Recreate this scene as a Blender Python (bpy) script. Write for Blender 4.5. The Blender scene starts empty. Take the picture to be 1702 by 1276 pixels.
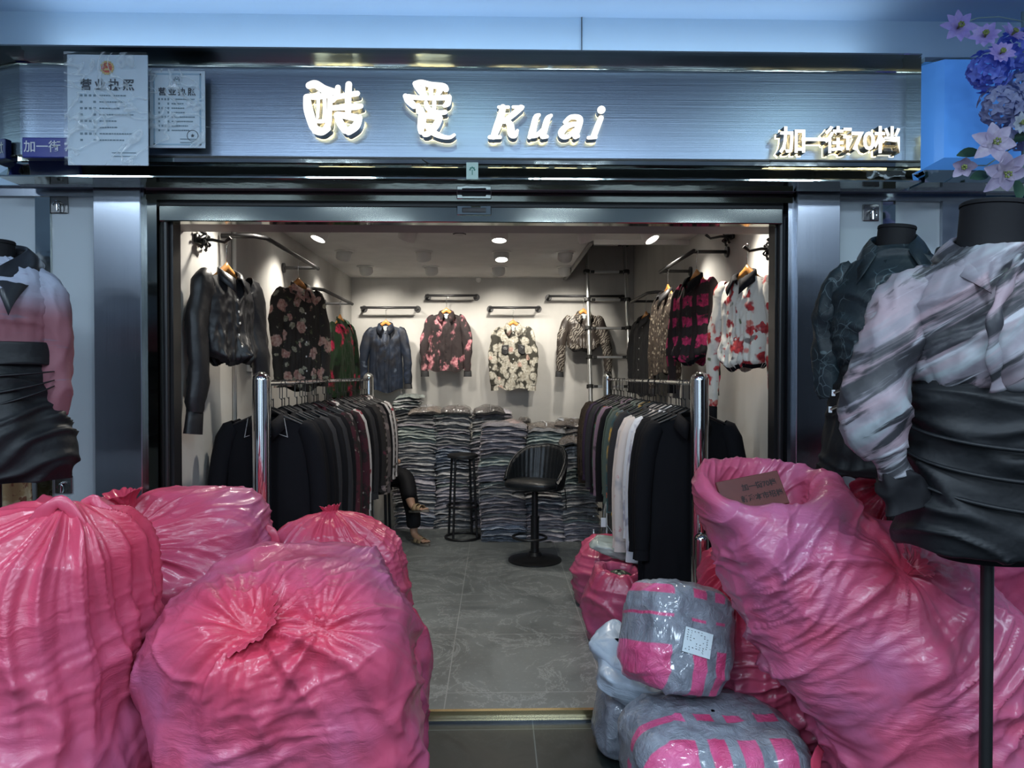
import bpy, math, random
import numpy as np
from mathutils import Vector, Matrix

# ------------------------------------------------------------------ camera, world, exposure
SC = bpy.context.scene
C = SC.collection
PI = math.pi
F = 1180.0
CAMZ = 1.5
PITCH = math.radians(0.78)
YAW = math.radians(-1.26)
cd = bpy.data.cameras.new('camera'); cam = bpy.data.objects.new('camera', cd); C.objects.link(cam)
cam.location = (0, 0, CAMZ); cam.rotation_euler = (PI/2 - PITCH, 0, YAW)
cd.sensor_width = 36.0; cd.lens = F/1702*36.0; cd.clip_start = .05
SC.camera = cam
RM = cam.rotation_euler.to_matrix()

def P(px, py, Y):
    """point of the place at depth Y that the pixel looks at"""
    d = RM @ Vector(((px-851)/F, (638-py)/F, -1))
    k = Y/d.y
    return Vector((d.x*k, Y, CAMZ+d.z*k))

SC.view_settings.view_transform = 'Standard'
SC.view_settings.look = 'None'
SC.view_settings.gamma = 1
SC.view_settings.exposure = 0.0
SC.view_settings.use_curve_mapping = False
SC.cycles.max_bounces = 6
SC.cycles.diffuse_bounces = 3
SC.cycles.glossy_bounces = 4
SC.cycles.transparent_max_bounces = 8
SC.cycles.sample_clamp_indirect = 4.0
SC.cycles.caustics_reflective = False
SC.cycles.caustics_refractive = False

W = bpy.data.worlds.new('world'); SC.world = W; W.use_nodes = True
W.node_tree.nodes['Background'].inputs[0].default_value = (.55, .7, .95, 1)
W.node_tree.nodes['Background'].inputs[1].default_value = .35

# ------------------------------------------------------------------ noise
_rng = np.random.RandomState(7)
_perm = _rng.permutation(256); _perm = np.concatenate([_perm, _perm, _perm])
_g = _rng.normal(size=(256, 3)); _g /= np.linalg.norm(_g, axis=1)[:, None]
def pn(p):
    p = np.asarray(p, float)
    i = np.floor(p).astype(int); f = p - i; i &= 255
    u = f*f*f*(f*(f*6-15)+10)
    out = 0
    for dx in (0, 1):
        for dy in (0, 1):
            for dz in (0, 1):
                h = _perm[_perm[_perm[(i[..., 0]+dx) & 255] + ((i[..., 1]+dy) & 255)] + ((i[..., 2]+dz) & 255)]
                g = _g[h]
                d = f - np.array((dx, dy, dz))
                w = (u[..., 0] if dx else 1-u[..., 0])*(u[..., 1] if dy else 1-u[..., 1])*(u[..., 2] if dz else 1-u[..., 2])
                out = out + w*(g*d).sum(-1)
    return out*1.6
def ridge(v, k=2.0):
    return np.clip(1-np.abs(v)*k, 0, 1)**1.5

# ------------------------------------------------------------------ mesh builder
class MB:
    def __init__(s): s.v = []; s.f = []; s.m = []; s.n = 0
    def add(s, v, f, mi=0):
        o = s.n
        s.v.extend([tuple(map(float, q)) for q in v]); s.n += len(v)
        for q in f: s.f.append([a+o for a in q]); s.m.append(mi)
        return s
    def box(s, c, h, mi=0, R=None, bev=0.0):
        x, y, z = h
        if bev > 0:
            b = min(bev, x*.9, y*.9, z*.9)
            pts = []; 
            for sz in (-1, 1):
                for sy in (-1, 1):
                    for sx in (-1, 1):
                        pts += [(sx*x, sy*(y-b), sz*(z-b)), (sx*(x-b), sy*y, sz*(z-b)), (sx*(x-b), sy*(y-b), sz*z)]
            def I(sx, sy, sz, k): return ((1 if sz > 0 else 0)*4+(1 if sy > 0 else 0)*2+(1 if sx > 0 else 0))*3+k
            fs = []
            for g in (-1, 1):
                fs.append([I(g, -1, -1, 0), I(g, 1, -1, 0), I(g, 1, 1, 0), I(g, -1, 1, 0)][::g])
                fs.append([I(-1, g, -1, 1), I(-1, g, 1, 1), I(1, g, 1, 1), I(1, g, -1, 1)][::g])
                fs.append([I(-1, -1, g, 2), I(1, -1, g, 2), I(1, 1, g, 2), I(-1, 1, g, 2)][::g])
            for a in (-1, 1):
                for b2 in (-1, 1):
                    fs.append([I(a, b2, -1, 0), I(a, b2, 1, 0), I(a, b2, 1, 1), I(a, b2, -1, 1)])
                    fs.append([I(a, -1, b2, 0), I(a, 1, b2, 0), I(a, 1, b2, 2), I(a, -1, b2, 2)])
                    fs.append([I(-1, a, b2, 1), I(1, a, b2, 1), I(1, a, b2, 2), I(-1, a, b2, 2)])
            for a in (-1, 1):
                for b2 in (-1, 1):
                    for g in (-1, 1): fs.append([I(a, b2, g, 0), I(a, b2, g, 1), I(a, b2, g, 2)])
        else:
            pts = [(sx*x, sy*y, sz*z) for sz in (-1, 1) for sy in (-1, 1) for sx in (-1, 1)]
            fs = [(0, 2, 3, 1), (4, 5, 7, 6), (0, 1, 5, 4), (2, 6, 7, 3), (0, 4, 6, 2), (1, 3, 7, 5)]
        c = Vector(c)
        vs = [(R @ Vector(p) if R else Vector(p)) + c for p in pts]
        return s.add(vs, fs, mi)
    def bb(s, a, b, mi=0, bev=0.0):
        return s.box([(a[i]+b[i])/2 for i in range(3)], [abs(b[i]-a[i])/2 for i in range(3)], mi, None, bev)
    def grid(s, Q, mi=0, closeu=False, closev=False):
        """Q: array (nv,nu,3)"""
        nv, nu = Q.shape[:2]
        fs = []
        for j in range(nv if closev else nv-1):
            j2 = (j+1) % nv
            for i in range(nu if closeu else nu-1):
                i2 = (i+1) % nu
                fs.append((j*nu+i, j*nu+i2, j2*nu+i2, j2*nu+i))
        return s.add(Q.reshape(-1, 3), fs, mi)
    def tube(s, pts, r, n=10, mi=0, caps=True, flat=1.0, ref=None, closed=False):
        pts = [Vector(p) for p in pts]; m = len(pts)
        rs = r if hasattr(r, '__len__') else [r]*m
        a = None; rings = []
        for k in range(m):
            if closed: t = pts[(k+1) % m]-pts[k-1]
            else: t = pts[min(k+1, m-1)]-pts[max(k-1, 0)]
            t.normalize()
            if ref is not None:
                b = Vector(ref); b = (b-t*b.dot(t)).normalized(); a = t.cross(b).normalized()
            else:
                if a is None:
                    q = Vector((0, 0, 1)) if abs(t.z) < .9 else Vector((1, 0, 0))
                    a = t.cross(q).normalized()
                else:
                    a = (a-t*a.dot(t)).normalized()
                b = t.cross(a).normalized()
            rings.append([pts[k]+a*(rs[k]*math.cos(2*PI*i/n))+b*(rs[k]*flat*math.sin(2*PI*i/n)) for i in range(n)])
        vs = [p for q in rings for p in q]; fs = []
        for k in range(m if closed else m-1):
            k2 = (k+1) % m
            for i in range(n):
                fs.append((k*n+i, k*n+(i+1) % n, k2*n+(i+1) % n, k2*n+i))
        if caps and not closed:
            fs.append(list(range(n))[::-1]); fs.append([(m-1)*n+i for i in range(n)])
        return s.add(vs, fs, mi)
    def cyl(s, a, b, r, n=20, mi=0): return s.tube([a, b], r, n, mi)
    def lathe(s, prof, c=(0, 0, 0), n=32, mi=0, R=None, sy=1.0):
        """prof: list of (r,z)"""
        c = Vector(c); vs = []; fs = []; m = len(prof)
        for r, z in prof:
            for i in range(n):
                p = Vector((r*math.cos(2*PI*i/n), r*sy*math.sin(2*PI*i/n), z))
                vs.append((R @ p if R else p)+c)
        for k in range(m-1):
            for i in range(n): fs.append((k*n+i, k*n+(i+1) % n, (k+1)*n+(i+1) % n, (k+1)*n+i))
        fs.append(list(range(n))[::-1]); fs.append([(m-1)*n+i for i in range(n)])
        return s.add(vs, fs, mi)
    def prism(s, poly, y0, y1, mi=0, side=None):
        """poly in (x,z), extruded along y"""
        n = len(poly); side = mi if side is None else side
        vs = [(x, y0, z) for x, z in poly]+[(x, y1, z) for x, z in poly]
        s.add(vs, [list(range(n)), [n+i for i in range(n)][::-1]], mi)
        s.add(vs, [(i, (i+1) % n, n+(i+1) % n, n+i) for i in range(n)], side)
        return s
    def xprism(s, poly, x0, x1, mi=0):
        """poly in (y,z), extruded along x"""
        n = len(poly)
        vs = [(x0, y, z) for y, z in poly]+[(x1, y, z) for y, z in poly]
        return s.add(vs, [list(range(n)), [n+i for i in range(n)][::-1]]+[(i, (i+1) % n, n+(i+1) % n, n+i) for i in range(n)], mi)
    def build(s, name, mats, parent=None, smooth=False, loc=None, rot=None, weld=False, flip=True):
        me = bpy.data.meshes.new(name)
        me.from_pydata(s.v, [], s.f)
        if not isinstance(mats, (list, tuple)): mats = [mats]
        for m in mats: me.materials.append(m)
        if len(mats) > 1: me.polygons.foreach_set('material_index', s.m)
        import bmesh
        if flip or weld:
            b = bmesh.new(); b.from_mesh(me)
            if weld: bmesh.ops.remove_doubles(b, verts=b.verts, dist=1e-5)
            if flip: bmesh.ops.recalc_face_normals(b, faces=b.faces)
            b.to_mesh(me); b.free()
        if smooth is True: me.polygons.foreach_set('use_smooth', [True]*len(me.polygons))
        elif smooth:
            me.polygons.foreach_set('use_smooth', [True]*len(me.polygons)); me.set_sharp_from_angle(angle=smooth)
        me.update()
        o = bpy.data.objects.new(name, me); C.objects.link(o)
        if parent: o.parent = parent
        if loc is not None: o.location = loc
        if rot is not None: o.rotation_euler = rot
        return o

def T(o, label=None, cat=None, group=None, kind=None):
    if label: o['label'] = label
    if cat: o['category'] = cat
    if group: o['group'] = group
    if kind: o['kind'] = kind
    return o
def empty(name, loc=(0, 0, 0), rz=0, label=None, cat=None, group=None):
    o = bpy.data.objects.new(name, None); C.objects.link(o)
    o.empty_display_size = .1
    o.location = loc; o.rotation_euler = (0, 0, rz)
    return T(o, label, cat, group)
def dup(root, loc, rz=None, label=None, group=None, mats=None):
    r = root.copy(); C.objects.link(r); r.location = loc
    if rz is not None: r.rotation_euler = (r.rotation_euler[0], r.rotation_euler[1], rz)
    if label: r['label'] = label
    if group: r['group'] = group
    for ch in list(root.children):
        c = ch.copy(); C.objects.link(c); c.parent = r
        for g in list(ch.children):
            d = g.copy(); C.objects.link(d); d.parent = c
    return r
def S(o): o['kind'] = 'structure'; return o

# ------------------------------------------------------------------ materials
class NT:
    def __init__(s, name):
        s.mat = bpy.data.materials.new(name); s.mat.use_nodes = True
        s.t = s.mat.node_tree; s.p = s.t.nodes['Principled BSDF']
        s.out = s.t.nodes['Material Output']
        s.co = None
    def n(s, ty, **k):
        o = s.t.nodes.new(ty)
        for a, b in k.items():
            if a.startswith('i_'):
                key = a[2:]; key = int(key) if key.isdigit() else key.replace('_', ' ')
                o.inputs[key].default_value = b
            else: setattr(o, a, b)
        return o
    def l(s, a, b): s.t.links.new(a, b)
    def coord(s, scale=(1, 1, 1), rot=(0, 0, 0), kind='Object'):
        tc = s.n('ShaderNodeTexCoord'); mp = s.n('ShaderNodeMapping')
        mp.inputs['Scale'].default_value = scale; mp.inputs['Rotation'].default_value = rot
        s.l(tc.outputs[kind], mp.inputs[0]); return mp.outputs[0]
    def noise(s, co, scale, detail=3, rough=.55, dist=0.0):
        o = s.n('ShaderNodeTexNoise'); o.inputs['Scale'].default_value = scale
        o.inputs['Detail'].default_value = detail; o.inputs['Roughness'].default_value = rough
        o.inputs['Distortion'].default_value = dist
        if co is not None: s.l(co, o.inputs['Vector'])
        return o
    def ramp(s, fac, stops):
        o = s.n('ShaderNodeValToRGB'); e = o.color_ramp.elements
        while len(e) < len(stops): e.new(.5)
        for q, (p, c) in zip(e, stops): q.position = p; q.color = tuple(c)+(1,) if len(c) == 3 else c
        s.l(fac, o.inputs[0]); return o.outputs[0]
    def rng(s, fac, a, b, c=0, d=1, smooth=True):
        o = s.n('ShaderNodeMapRange'); o.interpolation_type = 'SMOOTHSTEP' if smooth else 'LINEAR'
        for k, v in zip((1, 2, 3, 4), (a, b, c, d)): o.inputs[k].default_value = v
        s.l(fac, o.inputs[0]); return o.outputs[0]
    def mix(s, fac, a, b, mode='MIX'):
        o = s.n('ShaderNodeMix'); o.data_type = 'RGBA'; o.blend_type = mode
        for sock, v in ((o.inputs[0], fac), (o.inputs[6], a), (o.inputs[7], b)):
            if isinstance(v, (int, float)): sock.default_value = v
            elif isinstance(v, tuple): sock.default_value = tuple(v)+(1,) if len(v) == 3 else v
            else: s.l(v, sock)
        return o.outputs[2]
    def math(s, op, a, b=0.0):
        o = s.n('ShaderNodeMath'); o.operation = op
        for sock, v in ((o.inputs[0], a), (o.inputs[1], b)):
            if isinstance(v, (int, float)): sock.default_value = v
            else: s.l(v, sock)
        return o.outputs[0]
    def col(s, c):
        if isinstance(c, tuple): s.p.inputs['Base Color'].default_value = tuple(c)+(1,)
        else: s.l(c, s.p.inputs['Base Color'])
    def set(s, rough=.5, metal=0.0, spec=.5, **k):
        if isinstance(rough, (int, float)): s.p.inputs['Roughness'].default_value = rough
        else: s.l(rough, s.p.inputs['Roughness'])
        s.p.inputs['Metallic'].default_value = metal
        s.p.inputs['Specular IOR Level'].default_value = spec
        for a, b in k.items(): s.p.inputs[a.replace('_', ' ')].default_value = b
        return s
    def bump(s, h, strength=.3, dist=.01, prev=None):
        o = s.n('ShaderNodeBump'); o.inputs['Strength'].default_value = strength; o.inputs['Distance'].default_value = dist
        s.l(h, o.inputs['Height'])
        if prev is not None: s.l(prev, o.inputs['Normal'])
        s.l(o.outputs[0], s.p.inputs['Normal']); return o.outputs[0]

def mat(name, col, rough=.5, metal=0.0, spec=.5, var=0.0, vscale=8, bump=0.0, bscale=80, **k):
    m = NT(name); m.set(rough, metal, spec, **k)
    co = m.coord()
    if var > 0:
        n = m.noise(co, vscale, 4)
        d = tuple(max(0, c*(1-var)) for c in col); b = tuple(min(1, c*(1+var)) for c in col)
        m.col(m.ramp(n.outputs[0], [(.3, d), (.7, b)]))
    else:
        m.col(tuple(col))
    if bump > 0:
        m.bump(m.noise(co, bscale, 3).outputs[0], bump, .004)
    return m.mat
def emis(name, col, e):
    m = NT(name); m.set(.5); m.col(tuple(col))
    m.p.inputs['Emission Color'].default_value = tuple(col)+(1,); m.p.inputs['Emission Strength'].default_value = e
    return m.mat

def fabric(name, base, layers=(), rough=.75, sheen=.0, spec=.3, bump=.15, alpha=1.0, rnd=0.0, metal=0.0, trans=0.0):
    """layers: (kind, scale, threshold, softness, colour, opts)"""
    m = NT(name); m.set(rough, metal, spec)
    co = m.coord()
    if rnd:
        oi = m.n('ShaderNodeObjectInfo'); mp = m.n('ShaderNodeVectorMath', operation='ADD')
        sc = m.n('ShaderNodeVectorMath', operation='SCALE'); cb = m.n('ShaderNodeCombineXYZ')
        m.l(oi.outputs['Random'], cb.inputs[0]); m.l(oi.outputs['Random'], cb.inputs[1]); m.l(cb.outputs[0], sc.inputs[0]); sc.inputs['Scale'].default_value = rnd
        m.l(co, mp.inputs[0]); m.l(sc.outputs[0], mp.inputs[1]); co = mp.outputs[0]
    c = tuple(base)
    for ly in layers:
        kind, sc, th, so, colr = ly[:5]; op = ly[5] if len(ly) > 5 else {}
        v = co
        if 'stretch' in op or 'rot' in op:
            mr = m.n('ShaderNodeMapping'); mr.inputs['Rotation'].default_value = op.get('rot', (0, 0, 0)); m.l(co, mr.inputs[0])
            mp = m.n('ShaderNodeMapping'); mp.inputs['Scale'].default_value = op.get('stretch', (1, 1, 1)); m.l(mr.outputs[0], mp.inputs[0]); v = mp.outputs[0]
        if op.get('warp', 0):
            nz = m.noise(v, op.get('wscale', 12), 2)
            vm = m.n('ShaderNodeVectorMath', operation='SCALE'); vm.inputs['Scale'].default_value = op['warp']
            ad = m.n('ShaderNodeVectorMath', operation='ADD')
            m.l(nz.outputs[1], vm.inputs[0]); m.l(v, ad.inputs[0]); m.l(vm.outputs[0], ad.inputs[1]); v = ad.outputs[0]
        if kind == 'vor':      # blobs around cell centres
            n = m.n('ShaderNodeTexVoronoi'); n.inputs['Scale'].default_value = sc; m.l(v, n.inputs['Vector'])
            fac = m.rng(n.outputs['Distance'], th+so, th-so)
            if 'keep' in op:   # only some cells
                k = m.n('ShaderNodeSeparateColor'); m.l(n.outputs['Color'], k.inputs[0])
                g = m.math('GREATER_THAN', k.outputs[0], 1-op['keep']); fac = m.math('MULTIPLY', fac, g)
        elif kind == 'edge':
            n = m.n('ShaderNodeTexVoronoi', feature='DISTANCE_TO_EDGE'); n.inputs['Scale'].default_value = sc; m.l(v, n.inputs['Vector'])
            fac = m.rng(n.outputs['Distance'], th+so, max(0, th-so))
        elif kind == 'noise':
            n = m.noise(v, sc, op.get('detail', 3), .6, op.get('dist', 0)); fac = m.rng(n.outputs[0], th-so, th+so)
        elif kind == 'wave':
            n = m.n('ShaderNodeTexWave'); n.inputs['Scale'].default_value = sc; n.inputs['Distortion'].default_value = op.get('dist', 5)
            n.inputs['Detail'].default_value = 3; n.inputs['Detail Scale'].default_value = op.get('ds', 1.2)
            n.bands_direction = op.get('dir', 'Z'); m.l(v, n.inputs['Vector']); fac = m.rng(n.outputs[1], th-so, th+so)
        elif kind == 'grad':   # dyed gradient along local z from th to so
            sp = m.n('ShaderNodeSeparateXYZ'); m.l(v, sp.inputs[0]); fac = m.rng(sp.outputs[2], th, so)
        elif kind == 'bandz':  # |coord - th| < so
            sp = m.n('ShaderNodeSeparateXYZ'); m.l(v, sp.inputs[0]); q = m.math('ABSOLUTE', m.math('SUBTRACT', sp.outputs[op.get('ax', 2)], th)); fac = m.rng(q, so+.004, so-.004)
        if op.get('mask', 0):
            nm = m.noise(co, op.get('mscale', 5), 1); fac = m.math('MULTIPLY', fac, m.rng(nm.outputs[0], op['mask']-.04, op['mask']+.04))
        colr = tuple(colr)
        if 'var' in op:
            nv = m.noise(co, op.get('vs', 60), 3); colr = m.ramp(nv.outputs[0], [(.35, op['var']), (.65, colr)])
        c = m.mix(fac, c, colr)
    m.col(c)
    if bump > 0:
        a = m.noise(co, 14, 3, .6); m.bump(a.outputs[0], bump, .02)
    if sheen: m.p.inputs['Sheen Weight'].default_value = sheen
    if alpha < 1: m.p.inputs['Alpha'].default_value = alpha
    return m.mat

def plastic_pink(name, c1, c2, c3, rough=.30, transl=.15, seed=0.0):
    """c1 bunched film, c2 film, c3 film pressed on its contents"""
    m = NT(name); m.set(rough, 0, .5)
    co = m.coord()
    a = m.noise(co, 2.6, 4, .6, .5)
    base = m.ramp(a.outputs[0], [(.38, c2), (.62, c3)])
    at = m.n('ShaderNodeAttribute'); at.attribute_name = 'bunch'
    m.col(m.mix(at.outputs['Fac'], base, c1))
    nz = m.noise(co, 6, 2)
    vm = m.n('ShaderNodeVectorMath', operation='SCALE'); vm.inputs['Scale'].default_value = .10
    ad = m.n('ShaderNodeVectorMath', operation='ADD'); m.l(nz.outputs[1], vm.inputs[0]); m.l(co, ad.inputs[0]); m.l(vm.outputs[0], ad.inputs[1])
    mp = m.n('ShaderNodeMapping'); mp.inputs['Scale'].default_value = (.35, .35, 1.6); mp.inputs['Rotation'].default_value = (0, .35, 0); m.l(ad.outputs[0], mp.inputs[0])
    v2 = m.noise(mp.outputs[0], 34, 4, .6, .4)
    v3 = m.noise(co, 14, 4, .6, .8)
    mk = m.rng(m.noise(co, 3.5, 2).outputs[0], .42, .62)
    h = m.math('ADD', m.math('MULTIPLY', m.math('MULTIPLY', v2.outputs[0], mk), 1.0), m.math('MULTIPLY', v3.outputs[0], .45))
    b = m.bump(h, .42, .014)
    m.p.inputs['Coat Weight'].default_value = .25; m.p.inputs['Coat Roughness'].default_value = .18
    if transl:
        tr = m.n('ShaderNodeBsdfTranslucent'); tr.inputs[0].default_value = tuple(c2)+(1,); m.l(b, tr.inputs['Normal'])
        mx = m.n('ShaderNodeMixShader'); mx.inputs[0].default_value = transl
        m.l(m.p.outputs[0], mx.inputs[1]); m.l(tr.outputs[0], mx.inputs[2]); m.l(mx.outputs[0], m.out.inputs[0])
    return m.mat

def brushed(name, col, rough=.28, axis='x', strength=.08):
    m = NT(name); m.set(rough, 1.0)
    sc = (1, 60, 140) if axis == 'x' else (140, 60, 1)
    co = m.coord(scale=sc)
    n = m.noise(co, 1.5, 4, .6)
    m.col(m.ramp(n.outputs[0], [(.3, tuple(c*.88 for c in col)), (.7, col)]))
    m.bump(n.outputs[0], strength, .004)
    m.p.inputs['Anisotropic'].default_value = .6
    return m.mat

M = {}
M['chrome'] = mat('chrome', (.75, .77, .78), .07, 1.0)
M['chrome_dark'] = mat('dark_chrome', (.30, .31, .28), .09, 1.0, bump=.05, bscale=9)
M['mirror_wavy'] = mat('wavy_mirror_steel', (.62, .66, .62), .06, 1.0, bump=.5, bscale=5)
M['steel'] = brushed('brushed_steel', (.34, .37, .42), .24, 'z', .035)
M['steel_panel'] = brushed('brushed_sign_steel', (.30, .37, .48), .36, 'x', .10)
M['bar_mirror'] = mat('bar_mirror_steel', (.42, .43, .38), .08, 1.0, bump=.10, bscale=4)
M['brass'] = mat('brass', (.62, .50, .27), .26, 1.0, bump=.04, bscale=12)
M['black_metal'] = mat('black_metal', (.012, .012, .013), .35, 0, .5)
M['black_paint'] = mat('black_paint', (.02, .02, .022), .45)
M['white_plastic'] = mat('white_plastic', (.78, .78, .75), .35)
M['white_panel'] = mat('pale_glass_panel', (.50, .56, .60), .08, 0, .6)
M['fascia'] = mat('pale_blue_board', (.56, .76, .95), .4, var=.04, vscale=1.5)
M['ceil_out'] = mat('corridor_ceiling_paint', (.46, .64, .86), .6, var=.04, vscale=1)
M['rubber'] = mat('black_rubber', (.015, .015, .015), .6)
M['wood'] = mat('hanger_wood', (.62, .27, .07), .3, var=.25, vscale=30)
M['thread'] = mat('white_bead', (.8, .8, .8), .4)

def plaster(name, c, sc=1.2):
    m = NT(name); m.set(.75, 0, .3); co = m.coord()
    a = m.noise(co, sc, 5, .6, .8); b = m.noise(m.coord(scale=(1, 1, .25)), 6, 4)
    col = m.ramp(a.outputs[0], [(.25, tuple(x*.8 for x in c)), (.5, c), (.75, tuple(min(1, x*1.1) for x in c))])
    m.col(m.mix(m.rng(b.outputs[0], .35, .7, 0, .25), col, tuple(x*.72 for x in c)))
    m.bump(a.outputs[0], .15, .01); return m.mat
M['wall'] = plaster('cloudy_plaster', (.50, .49, .465))
M['ceil'] = plaster('ceiling_plaster', (.78, .77, .75), .8)

def tiles(name, c, vein, x0, y0, sx, sy, grout, rough):
    m = NT(name); m.set(rough, 0, .5); co = m.coord()
    a = m.noise(co, 2.2, 6, .65, 1.0); v = m.noise(co, 1.6, 7, .7, 2.5); sp = m.noise(co, 45, 4, .7)
    base = m.ramp(a.outputs[0], [(.3, tuple(x*.7 for x in c)), (.7, tuple(x*1.15 for x in c))])
    ln = m.rng(m.math('ABSOLUTE', m.math('SUBTRACT', v.outputs[0], .5)), .022, .0)
    base = m.mix(m.math('MULTIPLY', ln, .55), base, vein)
    base = m.mix(m.rng(sp.outputs[0], .55, .75, 0, .45), base, vein)
    sep = m.n('ShaderNodeSeparateXYZ'); m.l(co, sep.inputs[0])
    g = None
    for ax, o, s in ((0, x0, sx), (1, y0, sy)):
        f = m.math('FRACT', m.math('DIVIDE', m.math('SUBTRACT', sep.outputs[ax], o), s))
        d = m.math('MULTIPLY', m.math('SUBTRACT', .5, m.math('ABSOLUTE', m.math('SUBTRACT', f, .5))), s)
        q = m.rng(d, .0035, .0015)
        g = q if g is None else m.math('MAXIMUM', g, q)
    m.col(m.mix(g, base, grout)); m.bump(g, -.3, .003)
    m.l(m.rng(a.outputs[0], .3, .7, rough-.08, rough+.1), m.p.inputs['Roughness'])
    return m.mat
M['floor_in'] = tiles('grey_marble_tile', (.150, .165, .165), (.33, .35, .35), -.235, 4.08, .75, .75, (.27, .28, .28), .36)
M['floor_out'] = tiles('dark_granite_tile', (.013, .018, .018), (.025, .032, .032), .16, 3.06, .6, .6, (.10, .12, .12), .38)

M['pinkA'] = plastic_pink('pink_bag_film', (.64, .058, .11), (.61, .10, .19), (.52, .14, .28))
M['pinkB'] = plastic_pink('rose_bag_film', (.60, .05, .10), (.57, .085, .165), (.48, .12, .24))
M['pinkD'] = plastic_pink('deep_pink_bag_film', (.52, .045, .10), (.54, .07, .15), (.46, .10, .22))
M['pinkI'] = plastic_pink('inner_pink_bag_film', (.50, .06, .13), (.48, .08, .17), (.36, .10, .20), transl=.1)
# ------------------------------------------------------------------ large lights: corridor ceiling lamps
CEIL_OUT = 3.03
def area(name, loc, rot, sx, sy, e, col, parent=None):
    ld = bpy.data.lights.new(name, 'AREA'); ld.shape = 'RECTANGLE'; ld.size = sx; ld.size_y = sy; ld.energy = e; ld.color = col
    o = bpy.data.objects.new(name, ld); C.objects.link(o); o.location = loc; o.rotation_euler = rot
    if parent: o.parent = parent
    return o
lampm = emis('cool_lamp_diffuser', (.80, .92, 1.0), 4.0)
LAMP_XY = [(-2.9, .45), (-1.2, .45), (.55, .45), (2.2, .45), (-2.9, -1.5), (-1.2, -1.5), (.55, -1.5), (2.2, -1.5), (-2.9, -2.8), (-1.2, -2.8), (.55, -2.8), (2.2, -2.8)]
lamp0 = None
for i, (x, y) in enumerate(LAMP_XY):
    if lamp0 is None:
        r = empty('ceiling_panel_light', (x, y, CEIL_OUT), 0, 'square cool-white lamp over the corridor, leftmost of the shop-side row', 'ceiling light', 'corridor ceiling lamps')
        MB().bb((-.27, -.27, -.012), (.27, .27, .0)).build('lamp_frame', M['chrome'], r)
        MB().bb((-.25, -.25, -.016), (.25, .25, -.0125)).build('diffuser', lampm, r)
        area('lamp_glow', (0, 0, -.03), (0, 0, 0), .48, .48, 31, (.66, .83, 1.0), r)
        lamp0 = r
    else: dup(lamp0, (x, y, CEIL_OUT), label='square cool-white lamp over the corridor, %s of the %s row' % (('leftmost', 'second from left', 'third from left', 'rightmost')[i % 4], ('shop-side', 'middle', 'far')[i//4]))

for (x, y) in ((-.16, 1.75), (1.66, 1.75)):
    r = empty('ceiling_downlight', (x, y, CEIL_OUT), 0, 'small cool downlight in the corridor ceiling before the shop sign, %s' % ('near the middle' if x < 1 else 'toward the right end'), 'ceiling light')
    MB().lathe([(.07, 0), (.07, -.008), (.055, -.010)], (0, 0, 0), 24).build('lamp_frame', M['chrome'], r, smooth=.6)
    MB().lathe([(.05, -.011), (.05, -.013)], (0, 0, 0), 24).build('diffuser', lampm, r)
    area('lamp_glow', (0, 0, -.03), (0, 0, 0), .1, .1, 3.2, (.70, 1.0, .95), r)

# ------------------------------------------------------------------ the shell
WALLY = 3.10            # plane of the shop fronts
XL, XR, YB, ZC = -1.485, 1.42, 7.32, 2.49
YF = 3.20
ZO = -.04               # corridor floor
def sbox(name, a, b, m, bev=0): return S(MB().bb(a, b, 0, bev).build(name, m))
sbox('floor', (XL-.1, YF-.04, -.12), (XR+.1, YB+.1, 0), M['floor_in'])
sbox('floor_corridor', (-6, -3.4, -.2), (6, YF-.04, ZO), M['floor_out'])
sbox('trim_1', (-1.5, YF-.062, ZO), (1.5, YF-.04, .004), M['brass'])
sbox('trim_2', (-1.5, YF-.085, ZO), (1.5, YF-.064, ZO+.012), M['steel'])
# interior walls
sbox('wall_left', (XL-.1, YF, 0), (XL, YB, ZC+.7), M['wall'])
sbox('wall_right', (XR, YF, 0), (XR+.1, YB, ZC+.9), M['wall'])
sbox('wall_back', (XL-.1, YB, 0), (XR+.1, YB+.1, ZC+.9), M['wall'])
# ceiling with the loft hatch
HX, HY = .72, 5.26
cb = MB()
cb.bb((XL, YF, ZC), (HX, YB, ZC+.1)); cb.bb((HX, YF, ZC), (XR, HY, ZC+.1))
S(cb.build('ceiling', M['ceil']))
M['loft'] = mat('loft_board', (.16, .155, .15), .6, var=.15, vscale=4)
lb = MB()
lb.bb((HX-.03, HY, ZC-.02), (HX, YB, ZC+.62)); lb.bb((HX, HY-.03, ZC+.02), (XR, HY, ZC+.62)); lb.bb((HX-.03, HY-.03, ZC+.62), (XR, YB, ZC+.65))
S(lb.build('wall_loft', M['loft']))
sbox('trim_3', (HX, HY-.05, ZC-.035), (XR, HY-.02, ZC+.03), M['white_plastic'])
sbox('trim_4', (HX+.1, 6.0, ZC+.18), (XR-.12, 6.04, ZC+.24), M['loft'])
# lintel: interior soffit
M['soffit'] = mat('soffit_paint', (.30, .29, .29), .5)
lw = MB(); lw.bb((XL, YF-.02, 2.178), (XR, 3.42, ZC+.1))
S(lw.build('wall_front', M['soffit']))
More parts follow.
